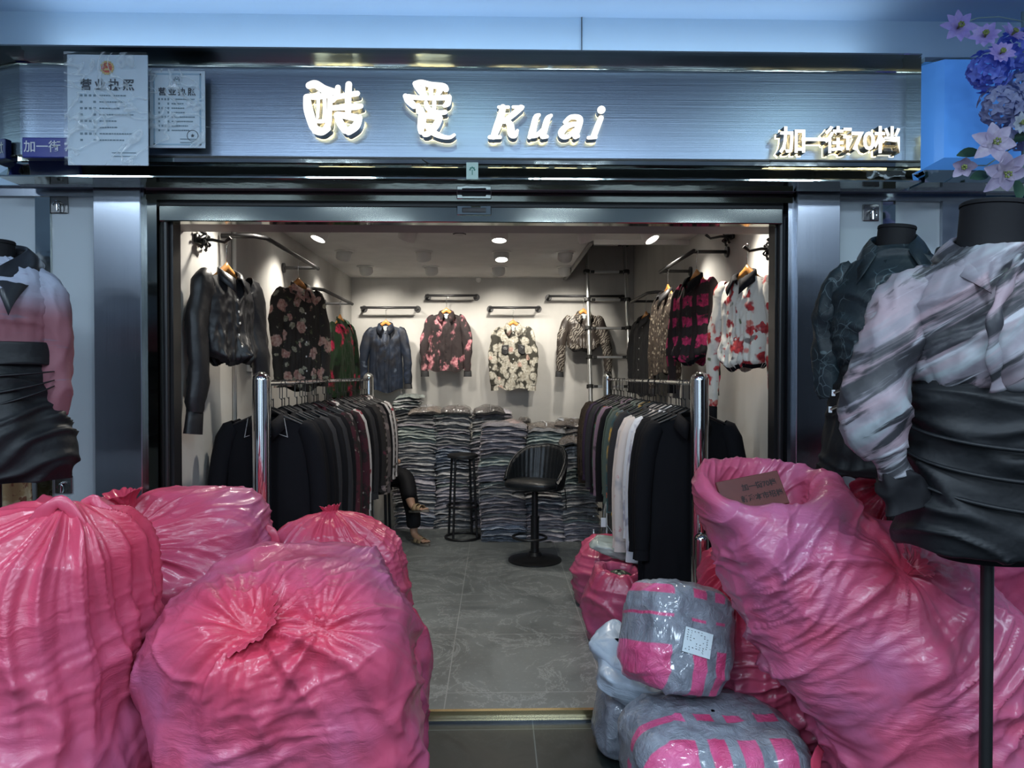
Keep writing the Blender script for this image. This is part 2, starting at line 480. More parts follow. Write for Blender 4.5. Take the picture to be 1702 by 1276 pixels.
# polished lintel panels over the opening
x0, x1 = P(243, 320, WALLY).x, P(1318, 320, WALLY).x
def zp(py, Y): return P(851, py, Y).z
fr = MB()
fr.bb((x0, WALLY-.005, zp(335, WALLY)), (x1, WALLY+.06, 2.50))
S(fr.build('trim_5', M['chrome_dark']))
sh = MB(); sh.bb((x0+.03, WALLY+.03, zp(346, WALLY)), (x1-.03, WALLY+.09, zp(335, WALLY)+.01))
S(sh.build('trim_6', M['black_metal']))
doorbar = MB(); doorbar.bb((P(268, 350, 3.13).x, 3.105, zp(372, 3.13)), (P(1298, 350, 3.13).x, 3.17, zp(346, 3.13)), 0, .004)
S(doorbar.build('door_1', M['bar_mirror']))
for k, (py, YY) in enumerate(((323, WALLY-.005), (350, 3.105))):
    c = P(788, py, YY)
    hm = MB()
    hm.box((c.x, c.y-.004, c.z), (.075, .004, .021), 0, None, .003)
    hm.box((c.x, c.y-.009, c.z), (.052, .003, .010), 1, None, .002)
    hb = hm.build('lock_plate', [M['mirror_wavy'], M['black_metal']])
    T(hb, ('shiny lock plate with dark slot on the upper polished lintel', 'shiny lock plate with dark slot on the lower shutter bar')[k], 'lock plate')
# jambs: inner steel, dark guide
for side, (pa, pb, pc, pd) in (('l', (163, 241, 262, 281)), ('r', (1390, 1319, 1309, 1294))):
    xa, xb, xc, xd = (P(q, 622, WALLY).x for q in (pa, pb, pc, pd))
    hi = 2.30
    n = 7 if side == 'l' else 10
    sbox('trim_%d' % n, (min(xa, xb), WALLY-.03, ZO), (max(xa, xb), WALLY+.1, hi), M['steel'], .003)
    sbox('trim_%d' % (n+1), (min(xb, xc), WALLY+.0, ZO), (max(xb, xc), WALLY+.12, hi), M['chrome_dark'] if side == 'l' else M['steel'])
    g = MB(); g.tube([((xc+xd)/2, WALLY+.03, ZO), ((xc+xd)/2, WALLY+.03, 2.2)], .012, 12)
    g.bb((min(xc, xd), WALLY+.045, ZO), (max(xc, xd), WALLY+.12, 2.2))
    S(g.build('trim_%d' % (n+2), [M['black_metal']], smooth=.6))
# pale glass panels, mirror strips, top band beside the shop
def span(p0, p1, Y=WALLY): return P(p0, 622, Y).x, P(p1, 622, Y).x
zt = zp(331, WALLY)
n = 13
for (p0, p1, mt, dy) in ((86, 164, 'white_panel', 0), (61, 86, 'mirror_wavy', -.012), (-120, 61, 'white_panel', 0), (-260, -120, 'steel', -.02),
                         (1389, 1465, 'white_panel', 0), (1465, 1486, 'mirror_wavy', -.012), (1486, 1562, 'white_panel', 0), (1562, 1633, 'steel', -.02)):
    a, b = span(p0, p1)
    nm = 'wall_panel' if False else 'trim_%d' % n
    sbox(nm, (a, WALLY+.01+dy, ZO), (b, WALLY+.1, zt), M[mt]); n += 1
a, b = span(-260, 243); sbox('trim_%d' % n, (a, WALLY-.012, zt), (b, WALLY+.1, 2.36), M['steel']); n += 1
a, b = span(1319, 1633); sbox('trim_%d' % n, (a, WALLY-.012, zt), (b, WALLY+.1, 2.36), M['steel']); n += 1
# neighbour on the right: dark mirror head over a pale lit panel
a, b = span(1633, 2100)
sbox('trim_%d' % n, (a, WALLY, 2.24), (b, WALLY+.1, 2.36), M['mirror_wavy']); n += 1
sbox('trim_%d' % n, (a, WALLY+.04, 2.16), (b, WALLY+.1, 2.24), M['black_metal']); n += 1
sbox('wall_neighbour', (a, WALLY+.06, ZO), (b, WALLY+.1, 2.16), M['white_panel'])
# upper wall and corridor ceiling
zf = zp(35, 3.06)
sbox('wall_upper', (-6, 3.06, 2.30), (6, 3.18, CEIL_OUT+.1), M['fascia'])
sbox('trim_%d' % n, (P(967, 60, 3.055).x-.0015, 3.054, 2.8), (P(967, 60, 3.055).x+.0015, 3.0605, CEIL_OUT), M['black_paint']); n += 1
sbox('ceiling_corridor', (-6, -3.4, CEIL_OUT), (6, 3.06, CEIL_OUT+.1), M['ceil_out'])
# the opposite side of the corridor (seen in the reflections)
M['opp'] = mat('opposite_shop_dark', (.045, .04, .03), .6, var=.4, vscale=1.2)
M['oppband'] = mat('opposite_signband', (.10, .11, .12), .5, var=.2, vscale=1)
for k in range(22):  # unseen pale pilasters, added to put stripes into the sign mouldings' reflections
    x = -5.6+k*.52
    sbox('trim_%d' % (60+k), (x, -3.30, 2.0), (x+.22, -3.22, CEIL_OUT), M['white_panel'])
M['oppglow'] = emis('opposite_lit_shop_window', (.92, .96, 1.0), .10)
sbox('wall_opposite', (-6, -3.4, ZO), (6, -3.3, 2.2), M['opp'])
sbox('wall_opposite_upper', (-6, -3.4, 2.2), (6, -3.28, CEIL_OUT), M['oppband'])
for k, (a, b) in enumerate(((-4.2, -2.6), (-1.6, .4), (1.3, 3.0))):
    sbox('window_%d' % (k+1), (a, -3.3, .5), (b, -3.27, 1.95), M['oppglow'])

# ------------------------------------------------------------------ shop sign
sign = empty('shop_sign', (0, 3.06, 2.29), 0, 'wide brushed-steel shop sign with glowing white raised letters over the open shop', 'sign')
off = Vector((0, 3.06, 2.29))
def R_(p): return Vector(p)-off
PY = 2.99
XA, XB = P(33, 190, PY).x, P(1506, 190, PY).x
OA, OB = P(-6, 190, 2.88).x, P(1532, 190, 2.88).x
ZPT, ZPB = P(851, 117, PY).z, P(851, 266, PY).z
ZOT, ZOB = P(851, 82, 2.88).z, P(851, 298, 2.88).z
b = MB(); b.bb(R_((XA-.05, PY, ZPB-.05)), R_((XB+.05, PY+.06, ZPT+.05))); b.build('panel', M['steel_panel'], sign)
# mouldings (convex polished profile)
def prof(zo, zi):
    s = 1 if zo > zi else -1
    pts = [(PY+.05, zi)]
    pts += [(PY-.012, zi)]
    for k in range(9):
        t = k/8
        y = PY-.012+(2.905-PY+.012)*t
        z = zi+(zo-zi)*(.18+.62*(t**.7))
        pts.append((y, z))
    pts += [(2.88, zo-s*.006), (2.88, zo), (PY+.05, zo)]
    return [(y-off.y, z-off.z) for y, z in pts]
b = MB(); b.xprism(prof(ZOT, ZPT), OA, OB); b.build('frame_rail', M['mirror_wavy'], sign, smooth=.5)
b = MB(); b.xprism(prof(ZOB, ZPB), OA, OB); b.build('frame_rail', M['mirror_wavy'], sign, smooth=.5)
for (xo, xi) in ((OA, XA), (OB, XB)):
    z0, z1 = ZPB-off.z-.06, ZPT-off.z+.03
    pts = [(xi, PY-off.y), (xo, 2.885-off.y), (xo, PY+.05-off.y), (xi, PY+.05-off.y)]
    v = [(x, y, z0) for x, y in pts]+[(x, y, z1) for x, y in pts]
    MB().add(v, [(0, 1, 2, 3), (7, 6, 5, 4)]+[(i, (i+1) % 4, 4+(i+1) % 4, 4+i) for i in range(4)]).build('frame_side', M['mirror_wavy'], sign)
b = MB(); b.bb(R_((XA, PY-.02, ZPB-.002)), R_((XB, PY, ZPB+.004))); b.build('edge_strip', M['black_metal'], sign)

# letters: strokes in a box 0..100, mapped on the panel
LF = emis('letter_face', (1.0, .95, .86), 1.05)
LS = NT('letter_side'); LS.set(.25, 1.0); LS.col((.45, .42, .38)); LS = LS.mat
LG = emis('letter_backlight', (1.0, .88, .55), 2.2)
def stroke_poly(pts, n=10):
    """variable-width stroke outline pts=(x,y,r) -> polygon"""
    # catmull resample
    q = []
    m = len(pts)
    for i in range(m-1):
        p0, p1, p2, p3 = (np.array(pts[max(0, min(m-1, i+k))], float) for k in (-1, 0, 1, 2))
        for t in np.linspace(0, 1, 7)[:-1]:
            q.append(.5*((2*p1)+(-p0+p2)*t+(2*p0-5*p1+4*p2-p3)*t*t+(-p0+3*p1-3*p2+p3)*t**3))
    q.append(np.array(pts[-1], float)); q = np.array(q)
    d = np.gradient(q[:, :2], axis=0); d /= np.linalg.norm(d, axis=1)[:, None]+1e-9
    nrm = np.stack([-d[:, 1], d[:, 0]], 1)
    L = q[:, :2]+nrm*q[:, 2:3]; Rr = q[:, :2]-nrm*q[:, 2:3]
    out = list(L)
    a0 = math.atan2(*(nrm[-1][::-1]))
    for k in range(1, 8): out.append(q[-1, :2]+q[-1, 2]*np.array((math.cos(a0-PI*k/8), math.sin(a0-PI*k/8))))
    out += list(Rr[::-1])
    a0 = math.atan2(*(-nrm[0][::-1]))
    for k in range(1, 8): out.append(q[0, :2]+q[0, 2]*np.array((math.cos(a0-PI*k/8), math.sin(a0-PI*k/8))))
    return out
FY = PY-.065   # front face plane of letters
def letter(name, label, strokes, depth=.045, glow=True):
    """strokes: list of [(px,py,r_px)] given on the front face, in pixels of the photograph"""
    b = MB(); g = MB(); k = FY/F
    for i, st in enumerate(strokes):
        poly = []
        for p in stroke_poly(st):
            w = P(p[0], p[1], FY); poly.append((w.x-off.x, w.z-off.z))
        e = i*.0004
        b.prism(poly, FY-off.y-e, FY-off.y+depth, 0, 1)
        g.prism(poly, FY-off.y+depth+.001, FY-off.y+depth+.008, 0)
    o = b.build(name, [LF, LS], sign, flip=True)
    if glow:
        gg = g.build('backlight', LG, o)
    o['label'] = label
    return o
KU = [
 [(514, 142, 7), (524, 140, 8), (538, 148, 8), (552, 152, 7), (558, 152, 6)],
 [(510, 162, 7), (512, 180, 9), (517, 198, 9), (522, 212, 8), (530, 217, 7)],
 [(512, 160, 5), (525, 161, 6), (545, 158, 6)],
 [(529, 155, 3.5), (529, 175, 3.5), (528, 195, 3)],
 [(539, 155, 4), (540, 172, 4), (540, 194, 4)],
 [(549, 160, 5), (548, 185, 5), (546, 205, 6), (540, 216, 6)],
 [(522, 200, 4), (532, 202, 4), (544, 200, 4)],
 [(524, 218, 6), (535, 220, 6.5), (545, 214, 6)],
 [(562, 146, 5.5), (560, 158, 6), (554, 168, 4)],
 [(580, 141, 6.5), (579, 160, 6.5), (579, 185, 6)],
 [(556, 163, 4.5), (575, 159, 5.5), (594, 156, 5.5)],
 [(550, 180, 5), (572, 179, 6), (590, 178, 6.5), (600, 177, 5)],
 [(560, 192, 6), (566, 205, 7.5), (574, 217, 7)],
 [(562, 191, 6), (580, 194, 7), (596, 197, 7)],
 [(597, 197, 7), (592, 210, 8), (580, 219, 7.5)],
]
AI = [
 [(690, 139, 5), (700, 137, 5.5), (716, 141, 6), (736, 144, 7), (741, 148, 6)],
 [(692, 142, 6), (700, 152, 6.5), (706, 158, 5)], [(703, 146, 5), (704, 160, 5)], [(716, 148, 5), (717, 158, 4)], [(731, 150, 6), (727, 158, 4)],
 [(674, 160, 5), (679, 167, 7), (688, 176, 6)], [(679, 161, 5), (700, 163, 4.5), (725, 163, 5), (746, 162, 5.5)], [(746, 163, 5.5), (744, 172, 6), (739, 176, 4)],
 [(695, 176, 5), (696, 186, 5)], [(708, 171, 4), (711, 180, 5), (721, 188, 4)], [(722, 170, 4), (722, 180, 4)], [(715, 186, 5), (730, 188, 5), (740, 187, 4.5)],
 [(700, 182, 5), (702, 196, 8), (700, 212, 7), (700, 220, 5)], [(700, 194, 6), (715, 193, 6), (730, 196, 6)], [(731, 197, 6), (724, 210, 7), (712, 222, 6), (706, 224, 5)],
 [(705, 208, 5), (716, 214, 6)], [(712, 214, 5), (722, 222, 6), (736, 228, 4.5), (748, 229, 3.5), (755, 225, 3)],
]
letter('letter', 'glowing white brush-style character', [[(x, y, r*.86) for x, y, r in s] for s in KU])
letter('letter', 'glowing white brush-style character', [[(x, y, r*.88) for x, y, r in s] for s in AI])
letter('letter', 'glowing italic capital K', [
 [(836, 178, 5), (832, 195, 6.5), (826, 212, 6.5), (820, 227, 5)], [(829, 178, 2.8), (845, 178, 2.8)], [(814, 228, 3.4), (831, 228, 3.2)],
 [(866, 179, 5), (852, 191, 5), (838, 202, 4)], [(853, 178, 2.8), (869, 178, 2.8)],
 [(841, 200, 4), (848, 208, 6), (850, 222, 6.5), (856, 225, 4.5), (860, 217, 2.5)]])
letter('letter', 'glowing italic letter u', [
 [(896, 191, 3), (891, 195, 5), (887, 210, 5.5), (884, 222, 6), (880, 228, 3.5)], [(884, 225, 5), (893, 224, 4), (902, 215, 3)],
 [(916, 192, 3), (910, 198, 5), (905, 215, 5.5), (902, 226, 5)], [(902, 228, 3.4), (909, 227, 3.2)]])
letter('letter', 'glowing italic letter a', [
 [(939, 203, 3.5), (948, 195, 4), (960, 195, 5), (964, 200, 5.5), (960, 214, 5.5), (956, 226, 5)], [(956, 228, 3.4), (961, 226, 3.2)],
 [(956, 206, 4), (942, 210, 5), (933, 220, 5.5), (936, 227, 4.5), (946, 226, 3.5), (954, 216, 3)]])
letter('letter', 'glowing italic letter i', [
 [(999, 183, 6.5), (1000, 182, 6.5)], [(999, 196, 4.5), (993, 210, 5), (987, 226, 5)], [(978, 229, 3), (990, 228, 3.2)]])

# text via the built-in font
def text_obj(name, body, size, mats, parent, loc, rot=(PI/2, 0, 0), extrude=.0, offset=.0, sx=1.0, align='CENTER', spacing=1.0):
    cu = bpy.data.curves.new(name, 'FONT'); cu.body = body; cu.size = size; cu.extrude = extrude; cu.offset = offset
    cu.align_x = align; cu.align_y = 'CENTER'; cu.resolution_u = 3; cu.space_character = spacing
    o = bpy.data.objects.new(name, cu); C.objects.link(o)
    bpy.context.view_layer.update()
    dg = bpy.context.evaluated_depsgraph_get()
    me = bpy.data.meshes.new_from_object(o.evaluated_get(dg))
    bpy.data.objects.remove(o)
    me.name = name; me.materials.clear()
    for m in (mats if isinstance(mats, (list, tuple)) else [mats]): me.materials.append(m)
    if isinstance(mats, (list, tuple)) and len(mats) > 1:
        for p in me.polygons: p.material_index = 0 if p.normal.z > .5 else 1
    o = bpy.data.objects.new(name, me); C.objects.link(o)
    o.parent = parent; o.location = loc; o.rotation_euler = rot; o.scale = (sx, 1, 1)
    return o
y1 = PY-.075
for ch, pxa, pxb in (('加', 1302, 1334), ('一', 1336, 1372), ('街', 1374, 1413), ('7', 1412, 1436), ('0', 1432, 1456), ('档', 1456, 1494)):
    c = P((pxa+pxb)/2, 236, y1)-off
    sz = .116 if not ch.isdigit() else .104
    o = text_obj('letter', ch, sz, [LF, LS], sign, (c.x, c.y+.02, c.z), extrude=.022, offset=.0024)
    gl = text_obj('backlight', ch, sz, LG, o, (0, 0, -.03), rot=(0, 0, 0), extrude=.004, offset=.0045)
# little blue street plaque
PLQ = mat('blue_plaque', (.02, .035, .30), .3)
WHT = mat('white_print', (.75, .78, .85), .5)
BLK = mat('black_print', (.03, .04, .06), .6)
a, b2 = P(36, 228, 2.95), P(122, 262, 2.95)
pq = empty('address_plaque', ((a.x+b2.x)/2, 2.95, (a.z+b2.z)/2), 0, 'small blue plaque with white characters and 70, partly behind a certificate', 'plaque')
hx, hz = abs(b2.x-a.x)/2, abs(a.z-b2.z)/2
MB().box((0, .015, 0), (hx, .015, hz), 0, None, .003).build('plate', PLQ, pq)
text_obj('lettering', '加一街 70', .050, WHT, pq, (-hx+.008, -.002, 0), offset=.0006, align='LEFT')

led = empty('led_strip', (-.15, 2.97, ZOT+.004), 0, 'thin cool LED strip lying along the top of the sign, washing the board above', 'led strip')
MB().bb((-1.74, -.008, 0), (1.74, .008, .006)).build('strip_channel', M['white_plastic'], led)
area('led_glow', (0, 0, .012), (PI+.0, 0, 0), 3.45, .012, 3.0, (.72, .86, 1.0), led)
# licences in clear sleeves
def crinkle(name):
    m = NT(name); m.set(.12, 0, .5); co = m.coord(scale=(1, 1, 1.6))
    n1 = m.noise(co, 6, 3, .5, 1.5); m.bump(n1.outputs[0], .8, .02)
    v = m.noise(co, 3.2, 2, .5, 2)
    tr = m.n('ShaderNodeBsdfTransparent'); mx = m.n('ShaderNodeMixShader')
    m.col((.8, .9, .95)); m.l(m.rng(m.math('ABSOLUTE', m.math('SUBTRACT', v.outputs[0], .5)), .035, .0, .05, .5), mx.inputs[0])
    m.l(tr.outputs[0], mx.inputs[1]); m.l(m.p.outputs[0], mx.inputs[2]); m.l(mx.outputs[0], m.out.inputs[0])
    return m.mat
FILM = crinkle('clear_film')
PAPER = mat('licence_paper', (.62, .74, .84), .5)
PAPER2 = mat('licence_border', (.30, .46, .60), .5)
RED = mat('emblem_red', (.55, .08, .05), .5); GOLD = mat('emblem_gold', (.65, .5, .2), .4)
GREY = mat('grey_print', (.16, .24, .30), .6)
def licence(pa, pb, Y, label, red, seal):
    a, b = P(pa[0], pa[1], Y), P(pb[0], pb[1], Y)
    cx, cz = (a.x+b.x)/2, (a.z+b.z)/2; w, h = (b.x-a.x)/2, (a.z-b.z)/2
    r = empty('business_licence', (cx, Y, cz), 0, label, 'certificate', 'business licences on the sign')
    MB().box((0, .004, 0), (w, .003, h), 0, None, .001).build('paper', PAPER, r)
    bd = MB()
    i = .12*w; t = .006
    ho = h*.93; wo = w*.86
    for (x0, z0, x1, z1) in ((-wo, ho-t, wo, ho), (-wo, -ho, wo, -ho+t), (-wo, -ho, -wo+t, ho), (wo-t, -ho, wo, ho)):
        bd.bb((x0, -.0005, z0), (x1, .0012, z1))
    if not red: bd.build('border', PAPER2, r)
    em = MB(); ez = h*.76; er = w*.15
    n = 28
    em.lathe([(er, 0), (er, .002)], (0, .001, ez), n, 0, Matrix.Rotation(PI/2, 3, 'X'))
    for k in range(14):
        aa = PI*(1.15+1.7*k/13)+PI*.0; c0 = Vector((math.cos(aa)*er, 0, -math.sin(aa)*er*1)); 
        em.box((c0.x, -.001, ez+c0.z), (.004, .001, .004), 1)
    # big star, four small stars, gate
    def star(cx_, cz_, rr):
        pts = [(cx_+(rr if q % 2 == 0 else rr*.4)*math.sin(PI*q/5), cz_+(rr if q % 2 == 0 else rr*.4)*math.cos(PI*q/5)) for q in range(10)]
        em.prism(pts, -.0035, -.0015, 1)
    star(0, ez+er*.45, er*.28)
    for q in (-1, 1): star(q*er*.5, ez+er*.3, er*.12); star(q*er*.3, ez+er*.08, er*.1)
    em.bb((-er*.5, -.0035, ez-er*.45), (er*.5, -.0015, ez-er*.3), 1); em.bb((-er*.35, -.0035, ez-er*.3), (er*.35, -.0015, ez-er*.12), 1)
    em.build('emblem', [RED if red else GREY, GOLD if red else PAPER], r)
    text_obj('title', '营业执照', w*.30, BLK, r, (0, -.0012, h*.44), offset=.0009, spacing=1.35)
    ln = MB(); random.seed(int(w*1000))
    zz = h*.26
    for k in range(8):
        for q in range(4):
            if k % 2 and q in (1, 2): continue
            ln.bb((-w*.68+q*w*.11, -.001, zz-.004), (-w*.68+q*w*.11+w*.06, .0005, zz+.004))
        x = -w*.2; xe = x+w*random.uniform(.3, .9)
        while x < xe:
            d = w*random.uniform(.03, .07); ln.bb((x, -.001, zz-.0025), (x+d, .0005, zz+.0025)); x += d+w*.018
        zz -= h*.115
    for q in range(2): ln.bb((w*.1, -.001, -h*.78-q*.014), (w*.7, .0005, -h*.78-q*.014+.003))
    ln.build('printed_lines', GREY, r)
    if seal:
        sl = MB(); sc = (w*.55, -h*.68)
        pts = [(sc[0]+.022*math.cos(2*PI*k/24), -.001, sc[1]+.022*math.sin(2*PI*k/24)) for k in range(24)]
        sl.tube(pts, .0012, 5, closed=True)
        pp = [(sc[0]+(.008 if q % 2 == 0 else .0035)*math.sin(PI*q/5), sc[1]+(.008 if q % 2 == 0 else .0035)*math.cos(PI*q/5)) for q in range(10)]
        sl.prism(pp, -.002, -.0005); sl.build('seal', BLK, r)
    # film sleeve
    Q = np.zeros((24, 20, 3))
    for j in range(24):
        for k in range(20):
            x = -w*1.03+2.06*w*k/19; z = -h*1.02+2.04*h*j/23
            Q[j, k] = (x, -.008-.006*ridge(np.array(pn(np.array([x*9, seal*3.1, z*9+x*6]))))-.002, z)
    MB().grid(Q).build('film_sleeve', FILM, r, smooth=True)
    return r
licence((111, 90), (246, 275), 2.865, 'larger business licence with red emblem in crumpled film at the sign left end', True, 0)
licence((248, 117), (341, 246), 2.93, 'smaller business licence with round seal and dark border in clear film', False, 1)
# loose tape ends
tp = MB()
for pts in ([(250, 118), (300, 112), (352, 118), (365, 124)], [(240, 212), (290, 203), (340, 210), (352, 212)], [(352, 200), (362, 203), (374, 212)]):
    tp.tube([P(x, y, 2.92) for x, y in pts], .0016, 5)
T(tp.build('string', FILM), 'loose clear tape strands trailing beside the smaller licence', 'tape')
# small green sticker with leaf mark under the sign
c = P(785, 284, 2.86)
stk = empty('sticker', c, 0, 'small pale sticker with green mark under the middle of the sign', 'sticker')
MB().box((0, 0, 0), (.024, .002, .034), 0, None, .001).build('sticker_sheet', mat('pale_sticker', (.45, .6, .56), .3), stk)
g = MB()
for k in range(5): g.box((.009*math.cos(PI*k/4), -.003, .004+.009*math.sin(PI*k/4)), (.003, .0008, .003))
g.box((0, -.003, -.006), (.0015, .0008, .010)); g.build('leaf_mark', mat('green_print', (.02, .2, .15), .5), stk)
T(MB().tube([P(702, 265, 2.93), P(712, 272, 2.87), P(735, 277, 2.86), P(770, 276, 2.86)], .003, 6).build('cable', M['rubber'], smooth=True), 'short black cable drooping below the sign letters', 'cable')
# ------------------------------------------------------------------ ceiling spot lamps of the shop
SPW = (1.0, .93, .82)
face_on = emis('lit_spot_face', (1, .96, .88), 14.0)
def spot_fixture(loc, aim, e, cone=75, label=None, on=True, blend=.9):
    r = empty('ceiling_spotlight', loc, 0, label, 'spotlight', 'white gimbal spotlights on the shop ceiling')
    MB().lathe([(.078, 0), (.078, -.006), (.064, -.012), (.060, -.004)], (0, 0, 0), 28).build('trim_ring', M['white_plastic'], r, smooth=.6)
    d = (Vector(aim)-Vector(loc)).normalized()
    q = d.to_track_quat('-Z', 'Y').to_matrix()
    h = MB(); h.lathe([(.02, .05), (.05, .03), (.062, -.02), (.060, -.052), (.050, -.056), (.044, -.03)], d*.015, 24, 0, q)
    h.build('lamp_head', M['white_plastic'], r, smooth=.8)
    MB().lathe([(.043, -.036), (.043, -.034)], d*.015, 20, 0, q).build('lamp_face', face_on, r)
    ld = bpy.data.lights.new('spot_beam', 'SPOT'); ld.energy = e; ld.color = SPW; ld.spot_size = math.radians(cone); ld.spot_blend = blend; ld.shadow_soft_size = .035
    o = bpy.data.objects.new('spot_beam', ld); C.objects.link(o); o.parent = r
    o.location = d*.085; o.rotation_euler = d.to_track_quat('-Z', 'Y').to_euler()
    return r
E = 1.75
LBL = 'white gimbal spotlight, %s ceiling row, aimed %s'
for X in (-1.2, -.6, .02, .63):
    tx = {-1.2: -1.15, -.6: -.55, .02: .05, .63: .72}[X]
    spot_fixture((X, 6.55, ZC), (tx, 7.3, 1.75), 26*E, 88, LBL % ('rearmost', {-1.2: 'at the navy blouse', -.6: 'at the pink-flowered blouse', .02: 'at the pocketed rose blouse', .63: 'at the zebra-striped blouse'}[X]))
for X, aim, nm in ((-1.22, (-1.5, 6.2, 1.6), 'at the left wall'), (-.59, (-.6, 6.9, .9), 'down at the packet piles'), (.04, (.1, 5.2, .3), 'down at the bar chair'), (.56, (.5, 7.2, 1.2), 'past the hatch edge')):
    spot_fixture((X, 5.75, ZC), aim, 22*E, 85, LBL % ('second', nm))
for X, aim, nm in ((-1.2, (-1.5, 4.7, 1.6), 'at the left wall'), (-.6, (-1.3, 5.6, .9), 'at the left rack'), (.02, (.0, 4.5, 0), 'at the floor'), (.61, (1.3, 5.6, .9), 'at the right rack'), (1.05, (1.45, 4.6, 1.6), 'at the right wall')):
    spot_fixture((X, 4.92, ZC), aim, 22*E, 90, LBL % ('third', nm))
for X, aim, nm in ((-1.15, (-1.5, 3.5, 1.6), 'at the black blouse'), (-.45, (-.95, 3.5, 1.0), 'at the left rack front'), (.3, (.4, 3.7, 0), 'at the entrance floor'), (1.1, (1.45, 3.6, 1.6), 'at the white floral shirt')):
    spot_fixture((X, 3.85, ZC), aim, 24*E, 95, LBL % ('front', nm))
# smoke detector, little bell, ceiling dome
c = P(765, 391, 5.0)
r = empty('smoke_detector', (c.x, 4.9, ZC), 0, 'round white smoke detector on the ceiling between the spotlights', 'smoke detector')
MB().lathe([(.062, 0), (.062, -.012), (.05, -.022), (.03, -.04), (.012, -.046)], (0, 0, 0), 28).build('housing', M['white_plastic'], r, smooth=.7)
MB().lathe([(.047, -.026), (.036, -.034), (.034, -.032)], (0, 0, 0), 24).build('sensor_slot', M['black_paint'], r)
c = P(795, 464, YB-.04)
r = empty('wall_alarm', (c.x, YB, c.z), 0, 'tiny white round alarm at the top of the back wall', 'alarm')
MB().lathe([(.03, 0), (.03, .012), (.02, .03), (.008, .036)], (0, 0, 0), 20, 0, Matrix.Rotation(PI/2, 3, 'X')).build('housing', M['white_plastic'], r, smooth=.7)

# ------------------------------------------------------------------ garment builder
WOODH = None
def hanger_wood(name, loc, rz, label, railz, group=None):
    """wooden hanger, origin at the collar; hook reaches the rail"""
    global WOODH
    h = railz-loc[2]
    r = empty(name, loc, rz, label, 'hanger', group)
    b = MB(); n = 25; Q = np.zeros((n, 8, 3))
    for i in range(n):
        u = -1+2*i/(n-1)
        z = .006-.115*abs(u)**.95; t = .024*(1-.5*abs(u)); dy = .010
        y = -.02*abs(u)**2+.01
        for k in range(8):
            a = 2*PI*k/8+PI/8
            Q[i, k] = (u*.165, y+dy*math.cos(a), z-.012+t*math.sin(a))
    b.grid(Q, 0, closeu=True); b.build('wooden_shoulder', M['wood'], r, smooth=True)
    pts = [(0, .01, .02), (0, .01, h-.028)]
    for k in range(10):
        a = -PI*.5+PI*1.35*k/9
        pts.append((.016*math.cos(a)+.0, .01, h-.002+.0+.014*math.sin(a)-.010))
    MB().tube(pts, .0022, 6).build('hook', M['chrome'], r, smooth=True)
    return r

